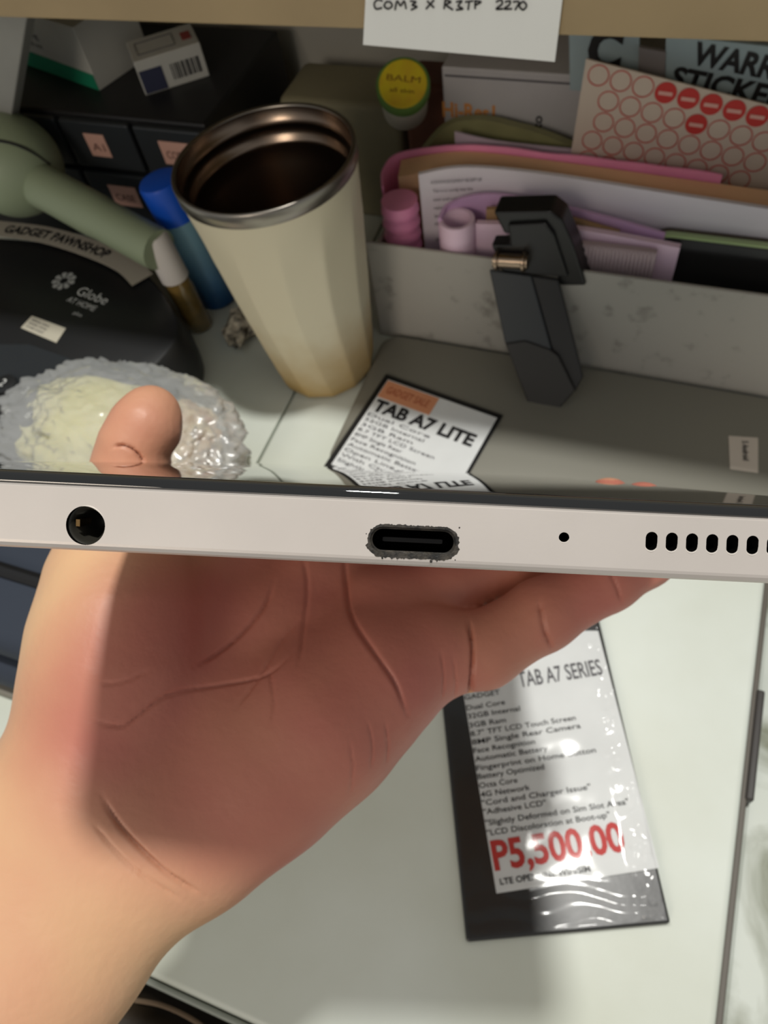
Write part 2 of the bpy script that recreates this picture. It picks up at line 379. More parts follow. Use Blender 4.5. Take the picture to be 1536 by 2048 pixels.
obj('keypad_panel', prism(kp, (0, 0, .0012), .0006), mat('keypad_gloss', (48, 52, 56), .25), tel, label='glossy grey-black keypad panel')
keys = [(12, 772, '2'), (58, 788, '3'), (18, 834, '5'), (-32, 818, '4'), (64, 836, '6')]
tx = (at(170, 560, PZ) - at(60, 520, PZ)).normalized(); tu = Vector((0, 0, 1)).cross(tx)
M['wink'] = mat('white_print', (206, 208, 206), .6)
for x, y, s in keys:
    p = at(x, y, PZ + .0012); kk = obj('key', lathe([(.0082, 0), (.0086, .0006), (.0080, .0026), (.0060, .0032)], p, seg=28), mat('key_black', (34, 36, 38), .4) if 'kb' not in M else M['kb'], tel, True, angle=50)
    M['kb'] = kk.data.materials[0]
    text('digit', s, p + Vector((0, 0, .0033)) - tx * .0022 - tu * .003, tx, tu, .006, M['wink'], kk, bold=.01)
# maker's logo, lettering and stickers as printed
lg = at(128, 562, PZ)
def logo():
    bm = bmesh.new()
    for k in range(9):
        a = k * 2 * math.pi / 9
        for (rr, s) in ((.0075, .0021), (.0045, .0013)):
            lathe([(s, 0), (s, .0002)], lg + Vector((math.cos(a) * rr, math.sin(a) * rr, .0001)), seg=10, bm=bm)
    return bm
obj('logo', logo(), mat('logo_grey', (170, 172, 170), .6), tel)
text('lettering', 'Globe', at(150, 588, PZ), tx, tu, .0085, M['wink'], tel, w=.030)
text('lettering', 'AT HOME', at(132, 602, PZ), tx, tu, .0050, M['wink'], tel, w=.028)
text('lettering', 'plus', at(146, 628, PZ), tx, tu, .003, M['wink'], tel, w=.008)
sk = [at(x, y, PZ + .0001) for x, y in ((42, 656), (113, 686), (132, 657), (64, 632))]
s1 = obj('sticker', prism(sk, (0, 0, .0003)), mat('dull_sticker', (196, 190, 172), .7), tel, label='small white rectangular sticker')
sd = (sk[1] - sk[0]).normalized(); su = sk[3] - sk[0]
for i in range(3): text('print', ('SERIAL 0042', 'MODEL HOME', 'CHECKED')[i], sk[0] + su * (.70 - .26 * i) + sd * .003, sd, su, .0017, M['greyink'], s1, w=.018, lift=.0005)
# curved strip with the shop lettering on the back of the phone
arc = smoothpath([at(x, y, PZ + .002) for x, y in ((-70, 452), (0, 458), (90, 470), (180, 497), (250, 528), (285, 560))], 8)
def strip():
    bm = bmesh.new(); L = []
    for i, p in enumerate(arc):
        a = arc[max(0, i - 1)]; b = arc[min(len(arc) - 1, i + 1)]; n = Vector((0, 0, 1)).cross((b - a).normalized()); w = .0088
        L.append([bm.verts.new(p - n * w), bm.verts.new(p + n * w), bm.verts.new(p + n * w + Vector((0, 0, .0006))), bm.verts.new(p - n * w + Vector((0, 0, .0006)))])
    for a, b in zip(L, L[1:]):
        for k in range(4): bm.faces.new((a[k], b[k], b[(k + 1) % 4], a[(k + 1) % 4]))
    bm.faces.new(L[0]); bm.faces.new(L[-1][::-1]); return bm
st = obj('name_strip', strip(), mat('strip_grey', (168, 160, 146), .7), tel, label='curved pale strip with black lettering')
def curved_text(s, length, h, start, m, par):
    me = text_mesh(s, length, h, .03); cum = [0]
    for a, b in zip(arc, arc[1:]): cum.append(cum[-1] + (b - a).length)
    for v in me.vertices:
        d = start + v.co.x; i = max(0, min(len(arc) - 2, next((k for k in range(len(cum) - 1) if cum[k + 1] >= d), len(cum) - 2)))
        a, b = arc[i], arc[i + 1]; dd = (b - a).normalized(); n = Vector((0, 0, 1)).cross(dd)
        v.co = a + dd * (d - cum[i]) + n * (v.co.y - h / 2) + Vector((0, 0, .0009))
    obj('lettering', me, m, par)
c0 = (arc[8] - arc[0]).length
curved_text('GADGET PAWNSHOP', .108, .0085, c0 + .006, M['ink'], st)
# ------------------------------------------------------------------ sage green handheld appliance
gp = mat('sage_plastic', (148, 160, 132), .5)
hc = aty(26, 332, .385)
ha = aty(108, 385, .372); hb = aty(318, 500, .345)
t = thing('handheld_massager', (hc.x, hc.y, hc.z - .03), 'sage green handheld appliance with a round head and straight handle lying behind the black telephone', 'handheld appliance')
ax = (hb - ha).normalized()
HR = .036
obj('head', blob(hc, (HR, HR, HR), 5), gp, t, True)
def on_head(px, py):
    r = ray(px, py).normalized(); oc = CAM - hc; b_ = r.dot(oc); d_ = b_ * b_ - oc.length_squared + HR * HR
    return CAM + r * (-b_ - math.sqrt(max(d_, 0)))
obj('seam_band', tube(smoothpath([on_head(x, y) for x, y in ((-60, 282), (-20, 280), (20, 286), (60, 302), (100, 330))], 6), .0011, 6), M['ink'], t, True, label='thin black seam round the head')
obj('handle', tube(smoothpath([ha - ax * .025, ha, ha.lerp(hb, .5), hb], 6), [.0162] * 6 + [.0158] * 6 + [.015] * 6 + [.0145], 28), gp, t, True, angle=50)
# ------------------------------------------------------------------ black drawer organiser with boxes on top
oz = .117; ofy = .43
org = thing('drawer_organizer', (-.44, .49, 0), 'black desktop drawer organizer under the shelf with pink drawer tags', 'organizer')
obk = mat('organizer_black', (26, 26, 28), .5)
obj('cabinet', bx(-.60, -.325, ofy, .56, 0, oz, .002), obk, org)
dm = mat('drawer_front', (44, 48, 52), .4); pk = mat('pink_tag', (214, 168, 152), .7)
def drawer(x0, x1, z0, z1, tg):
    d = obj('drawer', bx(x0, x1, ofy - .006, ofy, z0, z1, .0015), dm, org)
    tx0 = (x0 + x1) / 2 - .012
    l = obj('drawer_tag', bx(tx0, tx0 + .026 if tg != 'A1' else tx0 + .018, ofy - .0066, ofy - .006, (z0 + z1) / 2 - .008, (z0 + z1) / 2 + .010), pk, d)
    text('lettering', tg, (tx0 + .004, ofy - .0068, (z0 + z1) / 2 - .003), (1, 0, 0), (0, 0, 1), .006, mat('brown_ink', (120, 84, 76), .7) if 'bi' not in M else M['bi'], l, w=.011 if tg == 'A1' else .018)
dx = .062
for i, tg in enumerate(('C7', 'A1', 'CORD')):
    x0 = -.512 + i * (dx + .004) + .0 - .004
    drawer(x0, x0 + dx, .076, .114, tg)
for i, tg in enumerate(('B2', 'CASE', 'PIN')):
    x0 = -.512 + i * (dx + .004) - .004
    drawer(x0, x0 + dx, .032, .072, tg)
# boxes
def obox(name, pa, pb, depth, z0, h, m, label, cat, bv=.0008, flip=1):
    a = at(pa[0], pa[1], z0); b = at(pb[0], pb[1], z0); d = (b - a).normalized(); n = Vector((0, 0, 1)).cross(d) * flip
    t = thing(name, (a + b) / 2 + n * depth / 2, label, cat)
    body = obj('carton', prism([a, b, b + n * depth, a + n * depth], (0, 0, h), bv), m, t)
    return t, a, b, d, n
gw = mat('carton_white', (184, 184, 178), .7, var=.03)
a = at(200, 182, oz); l = at(48, 128, oz); d1 = (l - a).normalized(); d2 = Vector((0, 0, 1)).cross(d1) * -1; L1 = (l - a).length; L2 = .055
t = thing('medicine_box', a + d1 * L1 / 2 + d2 * L2 / 2, 'white carton with a green lower band and green top, leftmost on the black organizer', 'box')
obj('carton', prism([a, a + d1 * L1, a + d1 * L1 + d2 * L2, a + d2 * L2], (0, 0, .045), .0006), gw, t)
n1 = -d2
gm = mat('carton_green', (20, 130, 96), .6)
obj('green_band', prism([a + n1 * .0001 + Vector((0, 0, .0005)), a + d1 * L1 + n1 * .0001 + Vector((0, 0, .0005)), a + d1 * L1 + n1 * .0001 + Vector((0, 0, .014)), a + n1 * .0001 + Vector((0, 0, .012))], n1 * .0004), gm, t, label='green printed band')
tp = a + Vector((0, 0, .0452))
obj('top_print', prism([tp + d1 * .02 + d2 * .004, tp + d1 * (L1 - .002) + d2 * .004, tp + d1 * (L1 - .002) + d2 * (L2 - .003), tp + d1 * .02 + d2 * (L2 - .003)], (0, 0, .0004)), mat('teal_print', (66, 112, 104), .6), t, label='dull green printed top')
for i, s in enumerate(('TABLETS', '500 mg', 'For oral use')):
    text('lettering', s, a + n1 * .0003 + d1 * (L1 - .012) + Vector((0, 0, .034 - .007 * i)), -d1, (0, 0, 1), .004, M['greyink'], t, w=.030, lift=.0003)
t, a, b, d, n = obox('battery_box', (292, 192), (420, 152), .034, oz, .024, gw, 'small white carton with a barcode and dark blue corner beside the green-banded carton', 'box')
f = -n
def fq(u0, u1, v0, v1, off=.0001): return [a + d * u + Vector((0, 0, v)) + f * off for u, v in ((u0, v0), (u1, v0), (u1, v1), (u0, v1))]
LW = (b - a).length
obj('blue_panel', prism(fq(.001, LW * .36, .001, .017), f * .0003), mat('navy_print', (44, 48, 74), .6), t, label='dark blue printed panel')
bc = bmesh.new(); x = LW * .48
while x < LW * .93:
    w = random.choice((.0006, .001, .0016)); merge(bc, prism(fq(x, x + w, .005, .016), f * .0003)); x += w + random.choice((.0007, .0012))
obj('barcode', bc, M['ink'], t)
tt = a + Vector((0, 0, .0242))
obj('red_mark', prism([tt + d * LW * .78 + n * .010, tt + d * LW * .92 + n * .010, tt + d * LW * .92 + n * .022, tt + d * LW * .78 + n * .022], (0, 0, .0003)), mat('dull_red', (150, 66, 62), .6), t, label='dull red mark')
obj('frame_print', tube([tt + d * LW * .1 + n * .008, tt + d * LW * .66 + n * .008, tt + d * LW * .66 + n * .026, tt + d * LW * .1 + n * .026], .0004, 4, closed=True), M['greyink'], t)
# grey board leaning at far left
t = obj('grey_carton_panel', prism([aty(-120, 20, .40), aty(58, 10, .40), aty(20, 250, .40), aty(-140, 330, .40)], (0, .012, 0), .001), mat('grey_card', (150, 150, 146), .7, var=.04), None)
tag(t, 'plain grey upright card panel at the far left under the shelf', 'panel')
# ------------------------------------------------------------------ things behind the tray
t = obj('olive_box', bx(-.305, -.205, .50, .555, 0, .098, .006, 3), mat('olive_card', (136, 130, 104), .7, var=.04), None, True, angle=50)
tag(t, 'dull olive-brown rounded box behind the tumbler, the yellow-lidded jar beside it', 'box')
t = obj('brown_packet', bx(-.200, -.166, .495, .53, 0, .118, .004, 2), mat('redbrown', (110, 66, 48), .6, var=.1), None)
tag(t, 'narrow red-brown packet standing behind the jar with the yellow lid', 'packet')
# jar
jc = aty(806, 168, .462); ja = (CAM - jc).normalized() * .62 + Vector((0, 0, .50)); ja.normalize()
t = thing('balm_jar', jc - ja * .03, 'small round white jar with a yellow and green lid leaning behind the pink folder', 'jar')
obj('jar_body', lathe([(.0125, -.034), (.0155, -.031), (.0162, -.010), (.0165, -.004)], jc, ja, seg=40), mat('jar_white', (206, 202, 186), .45), t, True, angle=50)
obj('lid', lathe([(.0167, -.008), (.0177, -.007), (.0177, -.001), (.0170, 0.0)], jc, ja, seg=48), mat('lid_green', (92, 128, 62), .5), t, True, angle=40, label='yellow lid with a green rim')
obj('lid_label', lathe([(.0157, .0001), (.0153, .0007)], jc, ja, seg=48), mat('lid_yellow', (214, 196, 40), .5, col2=(206, 168, 46), scale=90), t, label='yellow round lid label')
jx = Vector((1, .1, 0)); jx = (jx - jx.dot(ja) * ja).normalized(); jup = ja.cross(jx)
text('lettering', 'BALM', jc + ja * .0007 - jx * .011 + jup * .001, jx, jup, .004, mat('olive_ink', (128, 92, 30), .6), t, w=.022, lift=.0003)
text('lettering', 'all skin', jc + ja * .0007 - jx * .008 - jup * .006, jx, jup, .003, bpy.data.materials['olive_ink'], t, w=.016, lift=.0003)
# white box with orange print
wy = .485
def vq(pts, y, off=(0, .003, 0), bv=0): return prism([aty(px, py, y) for px, py in pts], off, bv)
wl = aty(882, 118, wy); wr = aty(1150, 166, wy)
t = thing('white_carton', ((wl.x + wr.x) / 2, wy + .02, 0), 'white carton with orange print standing behind the folders', 'box')
obj('carton', bx(wl.x, wr.x + .012, wy, wy + .05, 0, (wl.z + wr.z) / 2, .001), mat('carton_greywhite', (180, 178, 180), .65, var=.03), t)
obj('fold_line', bx(wl.x + .002, wr.x + .01, wy - .0004, wy, (wl.z + wr.z) / 2 - .0060, (wl.z + wr.z) / 2 - .0048), M['greyink'], t)
om = mat('orange_ink', (206, 140, 76), .7)
zz = aty(890, 235, wy).z
text('lettering', 'Hi-Res1', aty(886, 232, wy - .0002), (1, 0, 0), (0, 0, 1), .010, om, t, w=.037, bold=.03)
text('lettering', 'to', aty(1083, 258, wy - .0002), (0, 0, 1), (-1, 0, 0), .006, M['ink'], t, w=.009, bold=.02)
# light blue cards
bl = mat('pale_blue_card', (158, 176, 182), .7)
cyy = .478
t = thing('blue_sign_card', aty(1205, 150, cyy), 'pale blue card with a big black letter C behind the circle sticker sheet', 'card')
obj('card', vq([(1138, 60), (1278, 70), (1282, 190), (1140, 180)], cyy), bl, t)
text('lettering', 'C', aty(1172, 136, cyy - .0004), (1, 0, .0), (0, 0, 1), .022, M['ink'], t, w=.020, bold=.05)
t = thing('blue_sign_card', aty(1430, 200, cyy - .003), 'pale blue card lettered WARRANTY STICKER in black at the right under the shelf', 'card')
obj('card', vq([(1332, 70), (1600, 100), (1600, 330), (1330, 260)], cyy - .003), bl, t)
wx = (aty(1536, 160, cyy - .0034) - aty(1384, 130, cyy - .0034)); wx.normalize()
text('lettering', 'WARRANTY', aty(1380, 126, cyy - .0034), wx, (0, 0, 1), .0115, M['ink'], t, w=.088, bold=.035)
text('lettering', 'STICKER/FREE', aty(1338, 172, cyy - .0034), wx, (0, 0, 1), .0115, M['ink'], t, w=.106, bold=.035)
tag(obj('grey_packet', vq([(1278, 95), (1332, 105), (1328, 170), (1276, 165)], .474, (0, .003, 0)), mat('packet_grey', (130, 124, 124), .6), None), 'small dark grey packet between the two pale blue cards', 'packet')
# sheet of circle stickers
sy = .455
t = thing('sticker_sheet', aty(1340, 330, sy), 'white sheet of red-outlined round stickers, six of them solid red', 'sticker sheet')
c_tl, c_tr, c_br, c_bl = [aty(*p, sy) for p in ((1172, 118), (1620, 232), (1620, 420), (1138, 330))]
obj('sheet', prism([c_tl, c_tr, c_br, c_bl], (0, .0012, 0)), mat('sticker_paper', (204, 190, 176), .65), t)
U = (c_tr - c_tl).normalized(); Vv = (c_bl - c_tl); Vv = (Vv - Vv.dot(U) * U).normalized()
rr = .0061
ringm = mat('red_outline', (196, 84, 78), .6)
rb = bmesh.new(); reds = {(0, 3), (0, 4), (0, 5), (0, 6), (0, 7), (1, 5)}
base = aty(1197, 151, sy - .0003)
for r_ in range(5):
    for k in range(12):
        p = base + U * (k * .0132 - (r_ % 2) * .0022 - r_ * .0010) + Vv * (r_ * .0130)
        if (p - c_tl).dot(U) > (c_tr - c_tl).length - .008 or proj(p)[0] - 21 < 1172 - (proj(p)[1] - 118) * .16: continue
        if (r_, k) in reds:
            s = obj('red_sticker', lathe([(rr, 0), (rr, .0003)], p, (0, -1, 0), seg=32), bpy.data.materials['red_ink'], t, label='solid red round sticker with a pale bar')
            obj('pale_bar', prism([p + Vector((-.0039, -.0004, -.0010)), p + Vector((.0039, -.0004, -.0015)), p + Vector((.0039, -.0004, .0006)), p + Vector((-.0039, -.0004, .0011))], (0, -.0003, 0)), mat('pale_red', (222, 170, 160), .6) if 'pr' not in M else M['pr'], s)
        else:
            tube([p + Vector((math.cos(a * math.pi / 14) * rr * .96, 0, math.sin(a * math.pi / 14) * rr * .96)) for a in range(28)], .00038, 4, rb, closed=True)
obj('ring_print', rb, ringm, t, label='red circle outlines')

# ------------------------------------------------------------------ grey tray with folders
TY = .372; TX0 = -.187
def speckle():
    m = mat('speckled_tray', (160, 157, 150), .75, bump=.3, bscale=260); t = m.node_tree; b = t.nodes['Principled BSDF']; tc = t.nodes.new('ShaderNodeTexCoord')
    n = t.nodes.new('ShaderNodeTexNoise'); n.inputs['Scale'].default_value = 75; n.inputs['Detail'].default_value = 5
    r = t.nodes.new('ShaderNodeValToRGB'); e = r.color_ramp.elements; e[0].position = .22; e[0].color = srgb((128, 124, 116)); e[1].position = .42; e[1].color = srgb((172, 168, 160))
    t.links.new(tc.outputs['Object'], n.inputs['Vector']); t.links.new(n.outputs['Fac'], r.inputs['Fac']); t.links.new(r.outputs[0], b.inputs['Base Color']); return m
TM = speckle()
t = thing('document_tray', (-.03, .42, 0), 'speckled grey desk tray with a straight front wall holding the folders', 'tray')
obj('front_wall', bx(TX0, .16, TY, TY + .003, 0, .083, .0012, 2), TM, t)
obj('side_wall', bx(TX0, TX0 + .003, TY + .003, .452, 0, .070, .001, 2), TM, t)
obj('side_wall', bx(.157, .16, TY + .003, .452, 0, .070, .001, 2), TM, t)
obj('back_wall', bx(TX0, .16, .4515, .4545, 0, .07, .001, 2), TM, t)
obj('bottom', bx(TX0 + .003, .157, TY + .003, .4515, 0, .003), TM, t)
pkm = mat('pink_plastic', (250, 158, 200), .4, var=.05); peach = mat('peach_card', (244, 200, 158), .7, var=.05, scale=25)
# pink folder full of peach sheets
t = thing('pink_folder', (-.06, .435, .004), 'thick pink folder of peach sheets standing at the back of the tray', 'folder')
obj('peach_sheets', ribbon([(-.180, .428, .100), (-.14, .436, .105), (-.08, .434, .1055), (0, .430, .1045), (.15, .424, .102)], .004, .118, .019), peach, t, label='peach coloured stack of sheets')
obj('cover', ribbon([(-.186, .410, .098), (-.190, .424, .101), (-.182, .4395, .104), (-.14, .4475, .1085), (-.08, .4465, .109), (-.01, .443, .109), (.02, .441, .1085)], .004, .12, .0015, .001), pkm, t, label='pink plastic back cover')
def spine():
    bm = bmesh.new(); pr = []
    for j in range(40):
        z = .005 + j * (.097 - .005) / 39; pr.append((.0122 + .0006 * math.sin(j * 1.6), z))
    return lathe(pr, (-.171, .398, 0), (0.0, 0.02, 1), seg=32, bm=bm)
obj('rolled_spine', spine(), pkm, t, True, angle=60, label='ribbed pink rolled spine')
# printed paper in front
t = thing('printed_document', (-.03, .416, .004), 'white printed document standing between the pink folder and the purple sleeve', 'document')
obj('sheets', ribbon([(-.158, .405, .114), (-.13, .414, .116), (-.08, .4165, .115), (0, .414, .112), (.15, .4085, .107)], .004, .114, .003), mat('lilac_white_paper', (232, 226, 234), .75), t)
pth = [aty(835, 378, .4075), aty(900, 384, .4125)]
for i, s in enumerate(['ACKNOWLEDGEMENT RECEIPT OF', 'This is to certify that the', 'item and unit', 'received', 'by the', 'Name', '', 'Date']):
    if not s: continue
    p = Vector((-.1505, .4065 - .001, .1075 - i * .0062)); dxy = Vector((.03, .0082, 0)).normalized()
    text('printed_line', s, p + dxy * (.001 if i else 0), dxy, (0, 0, 1), .0022, M['greyink'], t, w=(.046, .036, .022, .018, .014, .012, 0, .010)[i] * .7, lift=.0008)
# purple sleeve with a rolled end
pur = mat('purple_plastic', (212, 172, 214), .45, var=.05); lil = mat('lilac_sleeve', (238, 208, 228), .5)
t = thing('purple_sleeve', (-.08, .39, .004), 'purple document sleeve with a rolled pale end standing near the tray front', 'document sleeve')
obj('sheet', ribbon([(-.1385, .3845, .099), (-.136, .397, .101), (-.118, .4055, .104), (-.09, .4065, .104), (-.04, .403, .100), (-.004, .399, .096)], .004, .1, .0022), pur, t)
obj('rolled_end', lathe([(.0115, .004), (.0115, .096), (.0110, .0972), (.0088, .0972), (.0084, .09), (.0084, .03), (.001, .029)], (-.1285, .3882, 0), seg=36, cap=False), lil, t, True, angle=50, label='pale lilac rolled end')
t = thing('kraft_envelope', (-.07, .398, .004), 'brown kraft envelope edge showing inside the purple sleeve', 'envelope')
obj('envelope', ribbon([(-.112, .398, .1), (-.08, .4000, .1015), (-.03, .396, .096)], .004, .1, .003), mat('kraft', (168, 134, 96), .8), t)
t = thing('lilac_paper_stack', (-.06, .388, .004), 'lilac sheets standing in the tray behind the black clamp', 'papers')
obj('sheets', ribbon([(-.117, .3915, .094), (-.06, .3925, .098), (.006, .3915, .0945)], .004, .096, .0040), lil, t)
# ribbed card
def ribs():
    bm = bx(-.078, -.006, .3835, .3875, .004, .0935)
    for i in range(31): merge(bm, bx(-.077 + i * .0023, -.077 + i * .0023 + .0013, .3825, .3836, .004, .093, .0003, 1))
    return bm
tag(obj('ribbed_card', ribs(), mat('mauve_card', (190, 170, 174), .7), None), 'mauve ribbed card standing in the tray between the black clamp and the green-edged phone', 'card')
# yellow-green pouch and loose paper behind
tag(obj('olive_pouch', ribbon([(-.176, .462, .092), (-.160, .471, .107), (-.135, .474, .1115), (-.10, .472, .108), (-.06, .468, .098)], .0, .12, .006, .001), mat('olive_plastic', (134, 132, 92), .45, var=.1), None, True, angle=40), 'translucent olive-green pouch edge behind the pink folder', 'pouch')
tag(obj('loose_paper', ribbon([(-.150, .457, .111), (-.12, .4585, .106), (-.06, .4585, .105), (.03, .4575, .105), (.14, .456, .102)], .0, .12, .0015), mat('mauve_paper', (192, 176, 190), .7), None), 'pale mauve loose paper standing just behind the pink folder', 'paper')
# green-edged phone in the tray
def phone_lean():
    n = Vector((0, -1, .25)).normalized(); up = Vector((0, .25, 1)).normalized(); o = Vector((-.0115, .3885, .0485)); x = Vector((1, 0, -.0)).normalized()
    t = thing('smartphone', (.05, .385, .05), 'dark-screened smartphone with a green metal edge leaning in the tray', 'phone')
    def rr(w0, w1, h0, h1, r, off, th, bv=0):
        pts = []
        for (cx_, cy_, a0) in ((w0 + r, h0 + r, 180), (w1 - r, h0 + r, 270), (w1 - r, h1 - r, 0), (w0 + r, h1 - r, 90)):
            for k in range(7):
                a = math.radians(a0 + k * 15); pts.append(o + x * (cx_ + r * math.cos(a)) + up * (cy_ + r * math.sin(a)) - n * off)
        return prism(pts, -n * th, bv)
    obj('back_cover', rr(0, .150, -.040, .0475, .010, .0072, .004, .0012), mat('brown_case', (66, 54, 36), .5), t)
    obj('metal_edge', rr(.0006, .1494, -.0395, .0470, .010, .0008, .0068, .0012), mat('green_metal', (176, 200, 140), .3, metal=.2), t, label='green metal edge')
    obj('screen', rr(.0016, .1484, -.0385, .0455, .009, 0, .0012, .0004), mat('phone_glass', (34, 34, 34), .15), t, label='dark glass screen')
phone_lean()
# ------------------------------------------------------------------ black clamp over the tray wall
cm = mat('clamp_black', (18, 18, 20), .35)
armm = mat('clamp_arm_dark', (52, 55, 58), .5)
t = thing('phone_clamp', at(1090, 822), 'black plastic clamp with a metal pin gripping the tray front, its arm hanging down', 'clamp')
def clampq(pts, y, d, bv=.001): return prism([aty(px, py, y) for px, py in pts], (0, d, 0), bv)
obj('jaw', clampq([(986, 424), (1100, 422), (1124, 440), (1150, 500), (1172, 572), (1120, 572), (1086, 470), (1008, 468)], .3695, .016, .0015), cm, t)
obj('jaw_inner', clampq([(1015, 450), (1090, 446), (1108, 470), (1136, 556), (1005, 545), (982, 490), (1020, 490)], .367, .010, .0012), cm, t)
pa = aty(988, 520, .364); pb = aty(1056, 524, .364)
def pin():
    ax_ = (pb - pa); bm = lathe([(.0045, 0), (.0045, ax_.length)], pa, ax_, seg=24)
    for h in (.001, ax_.length - .0035): lathe([(.0054, 0), (.0062, .0006), (.0062, .0018), (.0054, .0024)], pa + ax_.normalized() * h, ax_, seg=24, bm=bm)
    return bm
obj('pin', pin(), mat('pin_metal', (170, 150, 130), .25, metal=1), t, True, angle=40, label='shiny metal pin')
A_ = aty(982, 545, .368); n_arm = Vector((0, -.083, .036 * 1.0)); # arm plane leans from tray top to desk
p0 = Vector((0, .3655, .080)); p1 = Vector((0, .330, .006)); av = (p0 - p1).normalized(); an = Vector((0, -av.z, av.y))
def armp(pts, off, th, bv=.001): return prism([hit(px, py, p0 + an * off, an) for px, py in pts], -an * th, bv)
obj('arm', armp([(978, 540), (1062, 552), (1100, 690), (1116, 760), (1010, 690)], 0, .004), armm, t, label='dark grey flat arm')
obj('arm_side', armp([(1062, 552), (1116, 560), (1132, 620), (1166, 755), (1150, 785), (1104, 700)], -.0015, .004), mat('clamp_side', (34, 33, 33), .5), t)
obj('foot', armp([(1010, 688), (1050, 682), (1100, 700), (1116, 712), (1150, 782), (1112, 826), (1085, 822), (1055, 806)], .0016, .004), mat('clamp_foot', (42, 40, 38), .5), t)

# ------------------------------------------------------------------ grey tablet lying on the desk with labels
gt = mat('grey_aluminium', (138, 136, 126), .42, metal=.25, bump=.06, bscale=900)
def rrect(x0, x1, y0, y1, r, z, seg=8):
    pts = []
    for (cx_, cy_, a0) in ((x0 + r, y0 + r, 180), (x1 - r, y0 + r, 270), (x1 - r, y1 - r, 0), (x0 + r, y1 - r, 90)):
        for k in range(seg + 1):
            a = math.radians(a0 + k * 90 / seg); pts.append(Vector((cx_ + r * math.cos(a), cy_ + r * math.sin(a), z)))
    return pts
TT = .0075
t = thing('large_tablet', (-.055, .28, 0), 'grey metal tablet lying face down on the desk with two stickers', 'tablet')
obj('back_shell', prism(rrect(-.180, .0905, .246, .3675, .012, .0012), (0, 0, TT - .0012), .0016, 3), gt, t, True, angle=40)
obj('screen_glass', prism(rrect(-.1790, .0895, .247, .3665, .011, 0), (0, 0, .0012)), mat('tablet_glass', (14, 14, 15), .1), t)
sq = [at(x, y, TT + .0001) for x, y in ((1457, 872), (1516, 876), (1516, 946), (1460, 938))]
s1 = obj('sticker', prism(sq, (0, 0, .0003)), mat('tan_sticker', (206, 196, 184), .7), t, label='small white square sticker')
text('lettering', '5 Android', at(1484, 882, TT + .0004), sq[3] - sq[0], sq[1] - sq[0], .0034, M['ink'], s1, w=.015, bold=.02, lift=.0003)
# black-backed spec card lying on it
cz = TT + .0004
cp = [at(x, y, cz) for x, y in ((648, 934), (772, 750), (1006, 832), (905, 1006))]
def expand(q, k):
    c = sum(q, Vector()) / len(q); return [c + (p - c) * k for p in q]
t = thing('spec_label_card', at(820, 880, cz), 'black-bordered white spec card with an orange heading lying on the grey tablet', 'label card')
cardb = obj('backing', prism(cp, (0, 0, .0012), .0003), mat('card_black', (20, 20, 22), .4), t, label='black backing card')
c0_ = cp[1]; ux = (cp[2] - cp[1]).normalized(); LU = (cp[2] - cp[1]).length; vy = (cp[0] - cp[1]); LV = vy.length; vy.normalize()
def CQ(u0, u1, v0, v1, z): return [c0_ + ux * u + vy * v + Vector((0, 0, z)) for u, v in ((u0, v0), (u1, v0), (u1, v1), (u0, v1))]
mg = .0042
lab = obj('label_sheet', prism(CQ(mg, LU - mg * .6, mg, LV - .003, .0013), (0, 0, .0003)), M['paper'], t)
obj('orange_heading', prism(CQ(mg + .0005, LU * .50, mg + .001, mg + .0165, .0017), (0, 0, .0002)), mat('orange_band', (222, 152, 112), .6), lab, label='orange heading block')
zt_ = Vector((0, 0, .0018))
text('lettering', 'GADGET SALE', c0_ + ux * (mg + .004) + vy * (mg + .0115) + Vector((0, 0, .0019)), ux, -vy, .006, mat('heading_ink', (192, 110, 76), .6), lab, w=LU * .36, bold=.02)
text('lettering', 'TAB A7 LITE', c0_ + ux * (mg + .002) + vy * .0325 + zt_, ux, -vy, .0095, M['ink'], lab, w=LU * .84, bold=.04)
random.seed(9)
words = ['Dual Core', '32GB Internal', '3GB Ram', '8.7 TFT LCD Screen', '8MP Single Rear', 'Face Recognition', 'Automatic Battery', 'Open Line', 'With Charger', 'Slightly used unit', 'No issue', 'Warranty 1 week']
for i in range(12):
    v = .0380 + i * .0046
    if v > LV - .005: break
    text('printed_line', words[i], c0_ + ux * (mg + .002) + vy * v + zt_, ux, -vy, .0026, M['greyink'], lab, w=LU * random.uniform(.4, .68))

# ------------------------------------------------------------------ priced package on the desk
pz = .004
pc = [at(x, y, pz) for x, y in ((932, 1884), (1342, 1846), (1190, 1205), (866, 1225))]
t = thing('price_package', (sum((p for p in pc), Vector()) / 4) * 1, 'black package in clear plastic with a white price label reading P5,500.00', 'package')
t.location.z = 0; WM[t.name] = Matrix.Translation(t.location)
obj('black_box', prism([Vector((p.x, p.y, 0)) for p in pc], (0, 0, pz), .0012, 2), mat('package_black', (30, 29, 29), .35, bump=.2, bscale=60, bdist=.001), t)
lc = [at(x, y, pz + .0003) for x, y in ((993, 1787), (1318, 1736), (1196, 1262), (906, 1262))]
lab = obj('price_label', prism(lc, (0, 0, .0003)), M['paper'], t, label='white price label')
lx = (lc[1] - lc[0]).normalized(); ly = (lc[3] - lc[0]).normalized(); ly = (ly - ly.dot(lx) * lx).normalized()
lx = (at(1250, 1703, pz) - at(992, 1742, pz)).normalized(); ly = Vector((0, 0, 1)).cross(lx)
def lt(s, px, py, px2, h, m, bold=0.0, nm='printed_line'):
    a = at(px, py, pz + .0007); b = at(px2, py, pz + .0007)
    text(nm, s, a, lx, ly, h, m, lab, w=(px2 - px) / F * proj(a)[2] * 1.015, bold=bold)
lt('P5,500.00', 990, 1740, 1251, .0125, M['redink'], .028, 'price')
lt('LTE OPENLINE WIFI/SIM', 1001, 1770, 1180, .0026, M['ink'], .02)
